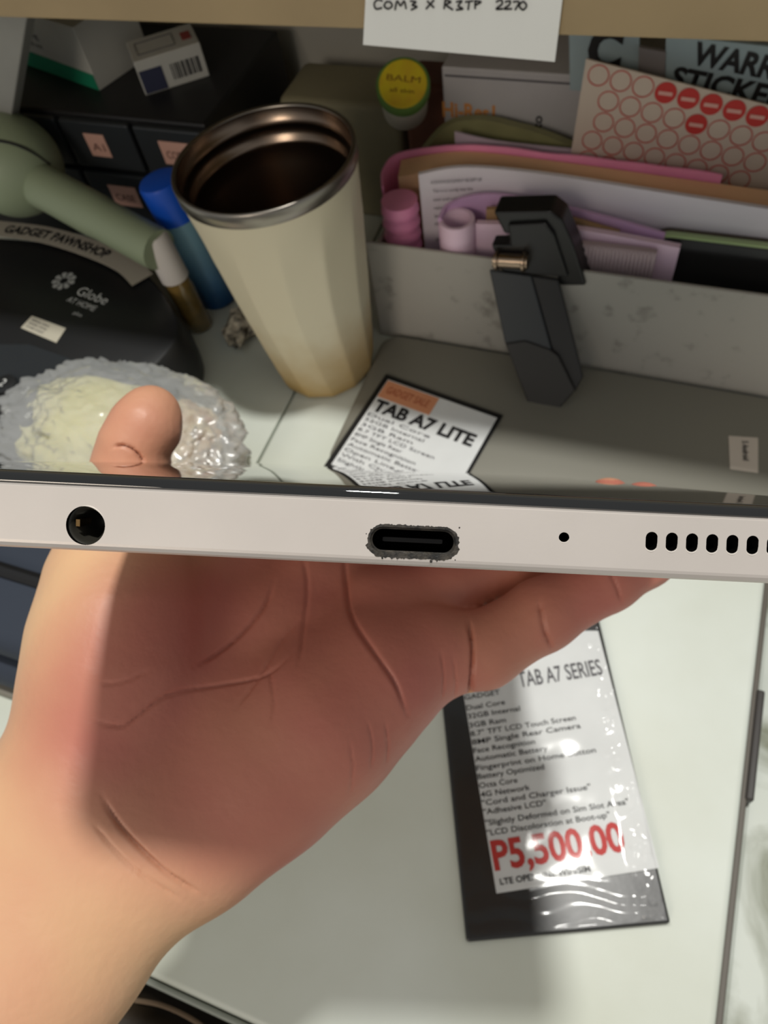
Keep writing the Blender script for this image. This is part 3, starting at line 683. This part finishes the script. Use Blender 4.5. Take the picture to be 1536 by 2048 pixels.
rows = ['GADGET', 'Dual Core', '32GB Internal', '3GB Ram', '8.7" TFT LCD Touch Screen', '8MP Single Rear Camera', 'Face Recognition', 'Automatic Battery', 'Fingerprint on Home Button', 'Battery Optimized', 'Octa Core', '4G Network', '"Cord and Charger Issue"', '"Adhesive LCD"', '"Slightly Deformed on Sim Slot Area"', '"LCD Discoloration at Boot-up"']
ys = [1400, 1421, 1438, 1456, 1473, 1490, 1507, 1524, 1542, 1559, 1577, 1595, 1612, 1630, 1652, 1672]
xe = [1000, 1010, 1040, 1012, 1150, 1160, 1070, 1095, 1190, 1088, 1035, 1060, 1180, 1092, 1255, 1218]
for i, s in enumerate(rows):
    x0 = 930 + (ys[i] - 1400) * .165
    lt(s, x0, ys[i], xe[i], .0026, M['ink'], .006)
lt('TAB A7 SERIES', 1040, 1375, 1205, .0085, M['greyink'], .01)
def wrapfn(p, u, v):
    e = min(u, 1 - u, v, 1 - v); n1_ = noise.noise(Vector((p.x * 55, p.y * 55, 1))); n2_ = noise.noise(Vector((p.x * 160, p.y * 90, 3)))
    ridge = max(0, 1 - abs(u - .93) / .09)
    z = pz + .0016 + .0007 * n1_ + ridge * (.0008 + .0022 * abs(math.sin(v * 70 + 3 * n1_)) * abs(n2_) * 2)
    if v < .14: z += .0016 * abs(math.sin(v * 50 + u * 4 + n1_ * 2)) * (1 - v / .14) * (.4 + u)
    if e < .012: z = pz * (e / .012) + .0004
    return Vector((p.x, p.y, z))
pe = expand(pc, 1.012)
obj('plastic_wrap', grid_sheet(pe[0], pe[1] - pe[0], pe[3] - pe[0], 90, 150, wrapfn), film('clear_wrap', .03, .10, gain=.24), t, True, label='clear wrinkled plastic wrap')
# correct the far side of the wrap (the package outline is not a parallelogram)
w_ = t.children[-1] if len(t.children) else None

# ------------------------------------------------------------------ wrapped food at the left
fb = at(285, 905)
t0 = fb + Vector((0, 0, 0))
def bun(d): return 1 + .10 * noise.noise(d * 1.7 + Vector((3, 1, 0))) + .05 * noise.noise(d * 5) + .03 * abs(noise.noise(d * 11))
food_m = mat('yellow_dough', (240, 232, 150), .6, col2=(248, 240, 196), scale=26, bump=.4, bscale=130, bdist=.002, sss=.1)
fm2 = mat('pale_crumb', (248, 228, 184), .6, col2=(196, 140, 84), scale=90, bump=.5, bscale=160, bdist=.003)
tag(obj('bread_roll', blob((fb.x - .018, fb.y - .010, .0285), (.060, .044, .0285), 5, bun), food_m, None, True), 'pale yellow bun wrapped in the clear plastic bag', 'bread')
def crumb(d): return 1 + .12 * noise.noise(d * 4) + .12 * abs(noise.noise(d * 9)) + .06 * noise.noise(d * 20)
tag(obj('crumbly_pastry', blob((fb.x + .040, fb.y - .012, .025), (.028, .040, .024), 5, crumb), fm2, None, True), 'cream and brown crumbly pastry at the right end of the plastic bag', 'pastry')
def bagf(d):
    r = 1 + .10 * noise.noise(d * 2) + .05 * abs(noise.noise(Vector((d.x * 9, d.y * 5, d.z * 9)))) - .07 * abs(noise.noise(Vector((d.x * 14, d.y * 14, d.z * 6))))
    q = Vector((math.atan2(d.y, d.x) * 5, d.z * 2.2, 0)); r += .07 * (1 - abs(noise.noise(q)) * 2.2) * (1 - max(0, d.z)) + .035 * (1 - 2 * abs(noise.noise(d * 6.5)))
    if d.x < -.2: r += .12 * abs(noise.noise(Vector((d.x * 4, d.y * 11, d.z * 4))))
    return r
bagm = film('crinkled_bag', .25, .22, veil=.36, gain=.9)
tag(obj('plastic_bag', blob((fb.x + .002, fb.y - .012, .032), (.086, .056, .032), 6, bagf), bagm, None, True), 'crinkled clear plastic bag wrapped around the bun beside the telephone', 'plastic bag')

# ------------------------------------------------------------------ navy pouch and brown leather thing
nv = mat('navy_fabric', (46, 54, 68), .75, bump=.3, bscale=1400, bdist=.0003)
t = thing('navy_pouch', (-.33, .12, 0), 'navy blue fabric pouch with a black zip lying on the desk left of the hand', 'pouch')
y0 = at(60, 1400).y; y1 = at(60, 1075).y
obj('lower_half', bx(-.47, -.247, y0 + .001, y0 + .10, 0, .030, .012, 4), nv, t, True)
obj('upper_half', bx(-.47, -.249, y0 + .012, y0 + .11, .029, .056, .010, 4), nv, t, True)
zy = at(60, 1225, .03)
obj('zip', tube([(-.465, y0 + .050, .0525), (-.35, y0 + .052, .0565), (-.256, y0 + .052, .0555)], .0045, 10), M['black'], t, label='black zip')
obj('grey_trim', bx(-.47, -.245, y0 - .003, y0 + .012, 0, .006, .002), mat('grey_trim', (128, 124, 114), .7), t, label='grey lower trim')
lt_m = mat('brown_leather', (54, 44, 32), .45, var=.15, scale=60, bump=.3, bscale=300)
t = thing('leather_bag', (-.2, -.2, -.16), 'dark brown leather bag with a stitched seam below the desk front edge', 'bag')
obj('bag_body', bx(-.45, .02, -.36, -.062, -.16, -.032, .014, 4), lt_m, t, True)
sa = at(270, 2000, -.031); sb = at(330, 2012, -.031); sc = at(400, 2048, -.031); sd_ = at(450, 2100, -.031)
obj('seam', tube(smoothpath([sa, sb, sc, sd_], 5), .0012, 6), mat('pale_stitch', (112, 92, 70), .6), t, label='pale stitched seam')
tag(obj('stool', bx(-.50, .06, -.40, -.07, -.75, -.16, .01), M['edge'], None), 'dark stool below the desk front carrying the brown leather bag', 'stool')

# ------------------------------------------------------------------ tablet held in the hand
nv_ = Vector((.047, -1, -.065)).normalized(); tv = Vector((17, -97.2, 1507)).normalized()
tv = (tv - tv.dot(nv_) * nv_).normalized(); sv = nv_.cross(tv)
if sv.x < 0: sv = -sv
nW = M3 @ nv_; tW = M3 @ tv; sW = M3 @ sv
O = P3(826, 977.7, .075)
def T(a, b, h): return O + sW * (a * .001) + tW * (b * .001) + nW * (h * .001)      # millimetres on the tablet
def fa(px, py):
    p = hit(px, py, O, tW) - O; return p.dot(sW) * 1000, p.dot(nW) * 1000
HWD, LEN = 62.0, 211.0
def outline(ins, r=9.0, seg=10):
    pts = []
    for (ca, cb_, a0) in ((-HWD + r, r, 180), (HWD - r, r, 270), (HWD - r, LEN - r, 0), (-HWD + r, LEN - r, 90)):
        for k in range(seg + 1):
            q_ = math.radians(a0 + k * 90 / seg); pts.append((ca + (r - ins) * math.cos(q_), cb_ + (r - ins) * math.sin(q_)))
    return pts
def slab(levels):
    bm = bmesh.new(); rings = [[bm.verts.new(T(a, b, h)) for a, b in outline(i)] for i, h in levels]
    for A, B in zip(rings, rings[1:]):
        for k in range(len(A)): bm.faces.new((A[k], A[(k + 1) % len(A)], B[(k + 1) % len(A)], B[k]))
    bm.faces.new(rings[0]); bm.faces.new(rings[-1][::-1]); return bm
tab = thing('tablet', T(0, LEN / 2, -7.9), 'rose-silver tablet held up edge-on by the hand, showing its charging port and speaker slots', 'tablet')
alu = mat('rose_silver_aluminium', (208, 200, 194), .42, metal=.35, bump=.12, bscale=2600, bdist=.00005, var=.02, scale=120)
cav = mat('cavity_dark', (7, 6, 6), .7, spec=.1)
def capsule_cut(px, py, wmm, hmm, depth=5.0, bm=None, seg=20):
    a, h = fa(px, py); r = min(wmm, hmm) / 2; pts = []
    lw, lh = wmm / 2 - r, hmm / 2 - r
    for k in range(seg):
        q_ = 2 * math.pi * k / seg; c_, s_ = math.cos(q_), math.sin(q_)
        pts.append((a + r * c_ + (lw if c_ > 0 else -lw), h + r * s_ + (lh if s_ > 0 else -lh)))
    m = prism([T(x, -.5, y) for x, y in pts], tW * (depth + .5) * .001)
    return merge(bm, m) if bm else m
holes = [('jack', 171, 1051, 3.95, 3.95, 9.0), ('usb', 826, 1082, 8.75, 2.75, 7.0), ('mic', 1128, 1075, 1.05, 1.05, 5)]
spk = [(1303 + 40.4 * k, 1083 + 1.55 * k) for k in range(8)]
cut = bmesh.new()
for _, x, y, w, h, d in holes: capsule_cut(x, y, w, h, d, cut, 40)
for x, y in spk: capsule_cut(x, y, 1.2, 1.95, 8.0, cut)
fr = slab([(.9, -1.0), (.34, -1.40), (.10, -1.44), (0, -1.54), (0, -6.95), (.10, -7.25), (.38, -7.62), (.9, -7.86), (1.6, -7.92)])
def mk(bm, mats):
    me = bpy.data.meshes.new('m'); bmesh.ops.recalc_face_normals(bm, faces=bm.faces); bm.to_mesh(me); bm.free()
    for k in mats: me.materials.append(k)
    o = bpy.data.objects.new('m', me); COL.objects.link(o); return o
# boolean in millimetre scale for robustness
def scaled(bm): bmesh.ops.transform(bm, matrix=Matrix.Scale(1000, 4) @ Matrix.Translation(-O), verts=bm.verts); return bm
fo = mk(scaled(fr), [alu, cav]); co = mk(scaled(cut), [alu, cav])
for p in co.data.polygons: p.material_index = 1
md = fo.modifiers.new('b', 'BOOLEAN'); md.operation = 'DIFFERENCE'; md.solver = 'EXACT'; md.object = co
try: md.material_mode = 'INDEX'
except Exception: pass
bpy.context.view_layer.update()
me = bpy.data.meshes.new_from_object(fo.evaluated_get(bpy.context.evaluated_depsgraph_get()))
bpy.data.objects.remove(fo); bpy.data.objects.remove(co)
me.transform(Matrix.Translation(O) @ Matrix.Scale(.001, 4))
frame = obj('frame', me, None, tab, label='rose-silver metal frame')
scr = mat('screen_glass', (6, 6, 7), .015, spec=.8, coat=.3); scr.node_tree.nodes['Principled BSDF'].inputs['IOR'].default_value = 1.62
scr.node_tree.nodes['Principled BSDF'].inputs['Coat Roughness'].default_value = .01
glass = obj('screen', slab([(1.7, 0), (1.1, -.03), (.7, -.14), (.45, -.36), (.34, -.66), (.30, -.9), (.30, -1.05), (.36, -1.2), (.5, -1.35)]), scr, tab, True, angle=50, label='glossy black glass screen')
chip = mat('bright_chamfer', (236, 228, 220), .3, metal=.3)
def rimtube(px, py, w, h, arc0, arc1, r, off=-.0, bmx=None, seg=24, grow=1.0):
    a, hh_ = fa(px, py); rr_ = min(w, h) / 2; lw, lh = w / 2 - rr_, h / 2 - rr_; pts = []
    for k in range(seg + 1):
        q_ = math.radians(arc0 + (arc1 - arc0) * k / seg); c_, s_ = math.cos(q_), math.sin(q_)
        lx_ = lw * max(-1, min(1, c_ * 3)); ly_ = lh * max(-1, min(1, s_ * 3))
        pts.append(T(a + rr_ * grow * c_ + lx_, off, hh_ + rr_ * grow * s_ + ly_))
    rad = [r * .001 * max(.15, math.sin(math.pi * k / seg)) for k in range(seg + 1)]
    return tube(pts, rad, 6, bmx)
# headphone jack
a, h = fa(171, 1051)
jk = obj('headphone_jack', lathe([(.00197, .0006), (.00160, .0009), (.00160, .0060), (.0001, .0062)], T(a, 0, h), tW, seg=40, cap=False), mat('jack_inner', (58, 56, 50), .3, metal=.4), tab, True, label='round headphone socket')
obj('contact', prism([T(a - 1.3, .8, h - .2), T(a - .9, .8, h - .2), T(a - .9, .8, h + .5), T(a - 1.3, .8, h + .5)], tW * .003), mat('contact_brass', (150, 120, 80), .3, metal=1), jk, label='small brass contact')
obj('jack_rim', rimtube(171, 1051, 3.95, 3.95, 15, 110, .09, .02), chip, jk, label='bright arc on the rim')  # lighter metal arc along part of the socket edge
# charging port: tongue and the worn, chipped black ring
a, h = fa(826, 1082)
us = obj('charging_port', prism([T(a + x, 1.6, h + y) for x, y in ((-3.1, .10), (-3.1, -.30), (-2.9, -.36), (2.9, -.36), (3.1, -.30), (3.1, .10), (2.9, .16), (-2.9, .16))], tW * .0045, .00006), mat('port_tongue', (22, 20, 20), .35, spec=.3), tab, label='port with its dark tongue')
def worn():
    bm = bmesh.new(); n = 150; ins = []; outs = []; bk = []; mid = []
    for k in range(n):
        q_ = 2 * math.pi * k / n; c_, s_ = math.cos(q_), math.sin(q_)
        w, hh2 = 8.7, 2.7; rr_ = hh2 / 2; lw = w / 2 - rr_
        t_ = 4 * k / n
        # even walk round the stadium
        per = 2 * math.pi * rr_ + 4 * lw; s = per * k / n
        if s < 2 * lw: x, y, nx, ny = lw - s, rr_, 0, 1
        elif s < 2 * lw + math.pi * rr_:
            g = (s - 2 * lw) / rr_; x, y, nx, ny = -lw - rr_ * math.sin(g), rr_ * math.cos(g), -math.sin(g), math.cos(g)
        elif s < 4 * lw + math.pi * rr_: x, y, nx, ny = -lw + (s - 2 * lw - math.pi * rr_), -rr_, 0, -1
        else:
            g = (s - 4 * lw - math.pi * rr_) / rr_; x, y, nx, ny = lw + rr_ * math.sin(g), -rr_ * math.cos(g), math.sin(g), -math.cos(g)
        j = .13 + .22 * abs(noise.noise(Vector((x * 3.1, y * 3.1, 0)))) + .28 * abs(noise.noise(Vector((x * 9, y * 9, 2)))) + (.22 if ny < -.3 else 0)
        ins.append(bm.verts.new(T(a + x - nx * .28, .25, h + y - ny * .28)))
        mid.append(bm.verts.new(T(a + x - nx * .03, -.03, h + y - ny * .03)))
        outs.append(bm.verts.new(T(a + x + nx * j, -.035, h + y + ny * j)))
        bk.append(bm.verts.new(T(a + x + nx * j, .02, h + y + ny * j)))
    for k in range(n):
        l = (k + 1) % n; bm.faces.new((ins[k], ins[l], mid[l], mid[k])); bm.faces.new((mid[k], mid[l], outs[l], outs[k])); bm.faces.new((outs[k], outs[l], bk[l], bk[k]))
    for x, y, s in ((4.55, 1.55, .10), (4.3, -1.7, .08), (1.9, -1.95, .16), (-3.0, -1.85, .13), (2.5, -1.9, .08), (-4.7, .5, .07)):
        m = bmesh.new(); bmesh.ops.create_icosphere(m, subdivisions=1, radius=s * .001)
        for v in m.verts: v.co = T(a + x, 0, h + y) + v.co * (.7 + .5 * random.random())
        merge(bm, m)
    return bm
obj('worn_rim', worn(), mat('chipped_rim', (14, 13, 12), .6, col2=(66, 60, 52), scale=1100, bump=.6, bscale=2500, bdist=.0002), us, label='chipped dark ring of worn paint')
a, h = fa(1128, 1075)
obj('microphone_hole', rimtube(1128, 1075, 1.05, 1.05, 190, 350, .07, .02), chip, tab, label='tiny hole with a bright lower rim')
for x, y in spk:
    obj('speaker_slot', rimtube(x, y, 1.2, 1.95, 185, 355, .09, .02), chip, tab, label='oval slot with a bright lower rim')

# ------------------------------------------------------------------ the hand: one smooth-blended surface
def V(px, py, Z): return np.array([(px - 768) / F * Z, (py - 1024) / F * Z, Z])
prims = []                       # (group, A, B, ra, rb) millimetres in the camera frame
def cap_(g, a, b): prims.append((g, V(*a[:3]), V(*b[:3]), a[3] * a[2] / F, b[3] * b[2] / F))
def chain(g, *pts):
    for a, b in zip(pts, pts[1:]): cap_(g, a, b)
# forearm and wrist
chain('p', (-640, 2640, 152, 190), (-297, 2134, 160, 180), (-80, 1800, 166, 172), (137, 1588, 172, 165))
chain('p', (-484, 2764, 150, 190), (-141, 2258, 158, 184), (110, 1900, 164, 172), (283, 1702, 170, 160), (400, 1640, 174, 148))
chain('p', (-200, 2150, 156, 180), (200, 1650, 170, 165))
# thenar side up to the thumb
chain('p', (200, 1600, 174, 175), (232, 1470, 178, 172), (246, 1350, 181, 178), (246, 1240, 184, 158), (240, 1150, 188, 124))
chain('p', (240, 1150, 190, 122), (246, 1050, 196, 92), (264, 960, 200, 72), (262, 925, 200, 64))
# thumb tip, bent forward at the joint
chain('t', (248, 922, 198, 58), (264, 893, 197, 64), (293, 850, 198, 68), (304, 826, 199, 55))
# palm
chain('p', (240, 1580, 176, 170), (350, 1440, 186, 150), (420, 1280, 197, 130), (480, 1150, 205, 98))
chain('p', (300, 1620, 176, 165), (450, 1440, 187, 142), (560, 1270, 198, 125), (625, 1170, 203, 96))
chain('p', (340, 1640, 175, 155), (560, 1460, 185, 140), (690, 1330, 193, 122), (752, 1232, 197, 92))
chain('p', (402, 1655, 174, 147), (530, 1545, 178, 152), (648, 1440, 181, 152), (760, 1352, 185, 122), (852, 1306, 188, 88))
# little finger
chain('a', (852, 1306, 188, 86), (965, 1300, 189, 76), (1080, 1232, 191, 70), (1090, 1226, 191, 68))
chain('a', (1090, 1226, 191, 68), (1215, 1160, 193, 62), (1290, 1115, 195, 58))
chain('a', (1290, 1115, 195, 58), (1312, 1060, 195, 54), (1284, 1012, 192, 50))
# ring finger
chain('b', (752, 1232, 197, 90), (890, 1180, 202, 76), (1010, 1130, 206, 68))
chain('b', (1010, 1130, 206, 68), (1150, 1098, 210, 60), (1240, 1066, 214, 56), (1248, 1040, 216, 52), (1217, 1004, 214, 50))
# middle and index fingers, flat under the tablet
chain('c', (625, 1170, 203, 92), (790, 1110, 214, 74), (920, 1085, 222, 66), (1060, 1062, 232, 58), (1130, 1052, 238, 50))
chain('d', (480, 1150, 205, 92), (620, 1090, 218, 74), (760, 1074, 232, 64), (900, 1062, 246, 56), (985, 1050, 255, 48))
VX = 1.05
allp = np.array([p[1] for p in prims] + [p[2] for p in prims]); rmx = max(max(p[3], p[4]) for p in prims)
lo = allp.min(0) - 26; hi = allp.max(0) + 26
lo = np.maximum(lo, [-150, -60, 120]); hi = np.minimum(hi, [100, 165, 275])
ng = np.ceil((hi - lo) / VX).astype(int) + 1
fields = {}
for g, A, B, ra, rb in prims:
    if g not in fields: fields[g] = np.full(ng, 60.0, dtype=np.float32)
    mr = max(ra, rb) + 14
    i0 = np.clip(np.floor((np.minimum(A, B) - mr - lo) / VX).astype(int), 0, ng); i1 = np.clip(np.ceil((np.maximum(A, B) + mr - lo) / VX).astype(int) + 1, 0, ng)
    if (i1 <= i0).any(): continue
    gx, gy, gz = [lo[k] + VX * np.arange(i0[k], i1[k]) for k in range(3)]
    X = gx[:, None, None] - A[0]; Y = gy[None, :, None] - A[1]; Z = gz[None, None, :] - A[2]
    d = B - A; dd = max(d.dot(d), 1e-6); tt_ = np.clip((X * d[0] + Y * d[1] + Z * d[2]) / dd, 0, 1)
    D = np.sqrt((X - tt_ * d[0]) ** 2 + (Y - tt_ * d[1]) ** 2 + (Z - tt_ * d[2]) ** 2) - (ra + (rb - ra) * tt_)
    sl = tuple(slice(i0[k], i1[k]) for k in range(3)); f0 = fields[g][sl]
    k_ = 7.0 if g == 'p' else 2.5
    hh3 = np.clip(k_ - np.abs(f0 - D), 0, None) / k_
    fields[g][sl] = np.minimum(f0, D) - hh3 * hh3 * k_ * .25
def smin(a, b, k): h_ = np.clip(k - np.abs(a - b), 0, None) / k; return np.minimum(a, b) - h_ * h_ * k * .25
FD = smin(fields['p'], fields['t'], 1.6)
fing = None
for g in 'abcd': fing = fields[g] if fing is None else smin(fing, fields[g], 1.0)
FD = smin(FD, fing, 5.0)
# surface nets
ins = FD < 0; nx, ny, nz_ = FD.shape
cnt = np.zeros((nx - 1, ny - 1, nz_ - 1), np.int8); acc = np.zeros((nx - 1, ny - 1, nz_ - 1, 3), np.float32); num = np.zeros((nx - 1, ny - 1, nz_ - 1), np.float32)
cor = [(i, j, k) for i in (0, 1) for j in (0, 1) for k in (0, 1)]
for c_ in cor: cnt += ins[c_[0]:nx - 1 + c_[0], c_[1]:ny - 1 + c_[1], c_[2]:nz_ - 1 + c_[2]]
act = (cnt > 0) & (cnt < 8); idx = np.argwhere(act)
pos = np.zeros((len(idx), 3)); wt = np.zeros(len(idx))
for a_ in cor:
    for ax_ in range(3):
        if a_[ax_]: continue
        b_ = list(a_); b_[ax_] = 1
        fa_ = FD[idx[:, 0] + a_[0], idx[:, 1] + a_[1], idx[:, 2] + a_[2]]; fb_ = FD[idx[:, 0] + b_[0], idx[:, 1] + b_[1], idx[:, 2] + b_[2]]
        cr = (fa_ < 0) != (fb_ < 0); tq = np.where(cr, fa_ / np.where(cr, fa_ - fb_, 1), 0)
        p_ = np.array(a_)[None, :] + tq[:, None] * (np.array(b_) - np.array(a_))[None, :]
        pos[cr] += p_[cr]; wt[cr] += 1
pos = idx + pos / wt[:, None]; vid = -np.ones(act.shape, np.int64); vid[tuple(idx.T)] = np.arange(len(idx))
quads = []
for ax_ in range(3):
    u_, v_ = (ax_ + 1) % 3, (ax_ + 2) % 3
    s0 = [slice(1, -1)] * 3; s0[ax_] = slice(0, -1); s1_ = [slice(1, -1)] * 3; s1_[ax_] = slice(1, None)
    cr = ins[tuple(s0)] != ins[tuple(s1_)]; e_ = np.argwhere(cr); flip = ins[tuple(s0)][tuple(e_.T)]
    e_ = e_ + 1; e_[:, ax_] -= 1
    du = np.zeros(3, int); du[u_] = 1; dv = np.zeros(3, int); dv[v_] = 1
    q_ = np.stack([vid[tuple((e_ - o_).T)] for o_ in (du * 0, du, du + dv, dv)], 1)
    q_[~flip] = q_[~flip][:, ::-1]; quads.append(q_)
quads = np.concatenate(quads); quads = quads[(quads >= 0).all(1)]
pos = lo + pos * VX
# relax
def relax(pos, quads, it, lam=.5):
    E = np.concatenate([quads[:, [0, 1]], quads[:, [1, 2]], quads[:, [2, 3]], quads[:, [3, 0]]])
    for _ in range(it):
        s_ = np.zeros_like(pos); n_ = np.zeros(len(pos))
        for k in range(3): s_[:, k] = np.bincount(E[:, 0], pos[E[:, 1], k], len(pos)) + np.bincount(E[:, 1], pos[E[:, 0], k], len(pos))
        n_ = np.bincount(E[:, 0], minlength=len(pos)) + np.bincount(E[:, 1], minlength=len(pos))
        pos = pos + lam * (s_ / np.maximum(n_, 1)[:, None] - pos)
    return pos
pos = relax(pos, quads, 3)
me = bpy.data.meshes.new('hand0'); me.from_pydata([tuple(p) for p in pos], [], [tuple(int(i) for i in q_) for q_ in quads]); me.update()
ho = bpy.data.objects.new('h0', me); COL.objects.link(ho); sm = ho.modifiers.new('s', 'SUBSURF'); sm.levels = 1; sm.render_levels = 1
bpy.context.view_layer.update()
hm = bpy.data.meshes.new_from_object(ho.evaluated_get(bpy.context.evaluated_depsgraph_get())); bpy.data.objects.remove(ho)
nvt = len(hm.vertices); co_ = np.empty(nvt * 3); hm.vertices.foreach_get('co', co_); co_ = co_.reshape(-1, 3)
no_ = np.empty(nvt * 3); hm.vertices.foreach_get('normal', no_); no_ = no_.reshape(-1, 3)
if (no_ * (co_ - co_.mean(0))).sum() < 0: hm.flip_normals(); no_ = -no_
# palm creases pressed into the surface: polylines over the palm as (px, py), depth mm, half width px
front = (no_ * co_).sum(1) < 0
pu = co_[:, 0] / co_[:, 2] * F + 768; pv = co_[:, 1] / co_[:, 2] * F + 1024
creases = [
    ([(602, 1100), (613, 1150), (614, 1200), (604, 1270), (598, 1330)], .45, 7),
    ([(604, 1230), (560, 1285), (520, 1350), (470, 1420)], .35, 6),
    ([(690, 1100), (692, 1180), (705, 1240), (752, 1310), (790, 1365), (815, 1430)], 1.0, 8),
    ([(548, 1160), (530, 1210), (480, 1270), (430, 1310), (388, 1335)], .8, 7),
    ([(590, 1300), (530, 1350), (430, 1372), (340, 1388), (285, 1425), (240, 1452), (165, 1436)], .5, 6),
    ([(535, 1330), (548, 1400), (540, 1450)], .3, 5),
    ([(300, 1340), (240, 1365), (190, 1366)], .3, 6),
    ([(203, 1590), (235, 1645), (285, 1700), (340, 1750), (410, 1795)], .9, 9),
    ([(180, 1640), (230, 1700), (290, 1755), (370, 1805)], .5, 9),
    ([(934, 1232), (945, 1290), (944, 1350), (938, 1405)], 1.3, 7),
    ([(1078, 1200), (1088, 1255), (1106, 1300)], .8, 7),
    ([(1212, 1130), (1232, 1170), (1244, 1205)], .6, 6),
    ([(222, 897), (240, 890), (262, 897), (280, 912), (292, 930)], 1.3, 5),
    ([(735, 1440), (745, 1490), (742, 1540)], .25, 4), ([(770, 1440), (776, 1490), (772, 1530)], .25, 4), ([(700, 1480), (706, 1540), (700, 1590)], .25, 4),
    ([(880, 1300), (888, 1350), (884, 1400)], .25, 4), ([(905, 1310), (912, 1360), (908, 1400)], .25, 4)]
disp = np.zeros(nvt)
for pl, dep, wpx in creases:
    pl = np.array(smoothpath([Vector((x, y, 0)) for x, y in pl], 5))[:, :2]
    best = np.full(nvt, 1e9); L_ = 0; seg_ = np.linalg.norm(np.diff(pl, axis=0), axis=1); tot = seg_.sum(); par = np.zeros(nvt)
    box = front & (pu > pl[:, 0].min() - 40) & (pu < pl[:, 0].max() + 40) & (pv > pl[:, 1].min() - 40) & (pv < pl[:, 1].max() + 40)
    ii = np.where(box)[0]
    for k in range(len(pl) - 1):
        a_ = pl[k]; b_ = pl[k + 1]; d = b_ - a_; t_ = np.clip(((pu[ii] - a_[0]) * d[0] + (pv[ii] - a_[1]) * d[1]) / max(d.dot(d), 1e-9), 0, 1)
        ds = np.hypot(pu[ii] - a_[0] - t_ * d[0], pv[ii] - a_[1] - t_ * d[1]); m_ = ds < best[ii]
        best[ii[m_]] = ds[m_]; par[ii[m_]] = (L_ + t_[m_] * seg_[k]) / tot; L_ += seg_[k]
    e_ = np.clip(np.minimum(par, 1 - par) * 6, .15, 1)
    disp = np.maximum(disp, np.where(best < 1e8, dep * e_ * 1.3 * np.exp(-(best / (wpx * .52)) ** 2), 0))
co_ = co_ - no_ * disp[:, None]
# to world, keeping a clear gap of contact under the tablet
MM = np.array([[M3[i][j] for j in range(3)] for i in range(3)])
wco = (co_ * .001) @ MM.T + np.array(CAM)
hm.vertices.foreach_set('co', wco.reshape(-1)); hm.update()
for p in hm.polygons: p.use_smooth = True
def skin_mat():
    m = mat('skin', (205, 150, 118), .48, sss=.07); t = m.node_tree; b = t.nodes['Principled BSDF']; tc = t.nodes.new('ShaderNodeTexCoord')
    n = t.nodes.new('ShaderNodeTexNoise'); n.inputs['Scale'].default_value = 28; n.inputs['Detail'].default_value = 3
    r = t.nodes.new('ShaderNodeValToRGB'); r.color_ramp.elements[0].position = .3; r.color_ramp.elements[0].color = srgb((222, 180, 138)); r.color_ramp.elements[1].position = .7; r.color_ramp.elements[1].color = srgb((214, 162, 128))
    n2 = t.nodes.new('ShaderNodeTexNoise'); n2.inputs['Scale'].default_value = 420; n2.inputs['Detail'].default_value = 5
    bp = t.nodes.new('ShaderNodeBump'); bp.inputs['Strength'].default_value = .25; bp.inputs['Distance'].default_value = .0006
    t.links.new(tc.outputs['Object'], n.inputs['Vector']); t.links.new(n.outputs['Fac'], r.inputs['Fac'])
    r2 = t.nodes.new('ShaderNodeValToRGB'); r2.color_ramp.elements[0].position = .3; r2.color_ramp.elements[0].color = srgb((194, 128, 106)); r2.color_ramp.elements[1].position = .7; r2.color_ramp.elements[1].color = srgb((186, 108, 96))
    atn = t.nodes.new('ShaderNodeAttribute'); atn.attribute_name = 'palm_red_shade'; mx = t.nodes.new('ShaderNodeMix'); mx.data_type = 'RGBA'
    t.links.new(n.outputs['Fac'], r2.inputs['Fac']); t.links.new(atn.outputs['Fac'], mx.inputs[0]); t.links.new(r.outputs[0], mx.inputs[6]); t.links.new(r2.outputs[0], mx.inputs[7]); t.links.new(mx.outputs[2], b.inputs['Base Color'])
    t.links.new(tc.outputs['Object'], n2.inputs['Vector']); t.links.new(n2.outputs['Fac'], bp.inputs['Height']); t.links.new(bp.outputs[0], b.inputs['Normal'])
    return m
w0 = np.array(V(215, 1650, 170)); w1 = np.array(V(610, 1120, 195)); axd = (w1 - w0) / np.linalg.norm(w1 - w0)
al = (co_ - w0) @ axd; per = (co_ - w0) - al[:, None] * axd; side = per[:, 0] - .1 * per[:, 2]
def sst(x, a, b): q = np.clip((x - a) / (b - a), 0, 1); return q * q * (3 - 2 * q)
palmv = sst(al, -12, 18) * sst(side, -31, -9) * front; palmv = np.where(pv < 960, .45, palmv)  # palm's own redness plus shade painted into colour; lit left strip stays pale
at_ = hm.attributes.new('palm_red_shade', 'FLOAT', 'POINT'); at_.data.foreach_set('value', palmv.astype(np.float32))
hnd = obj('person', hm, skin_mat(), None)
tag(hnd, 'person\'s bare left hand and forearm, thumb and fingers gripping the tablet', 'person')
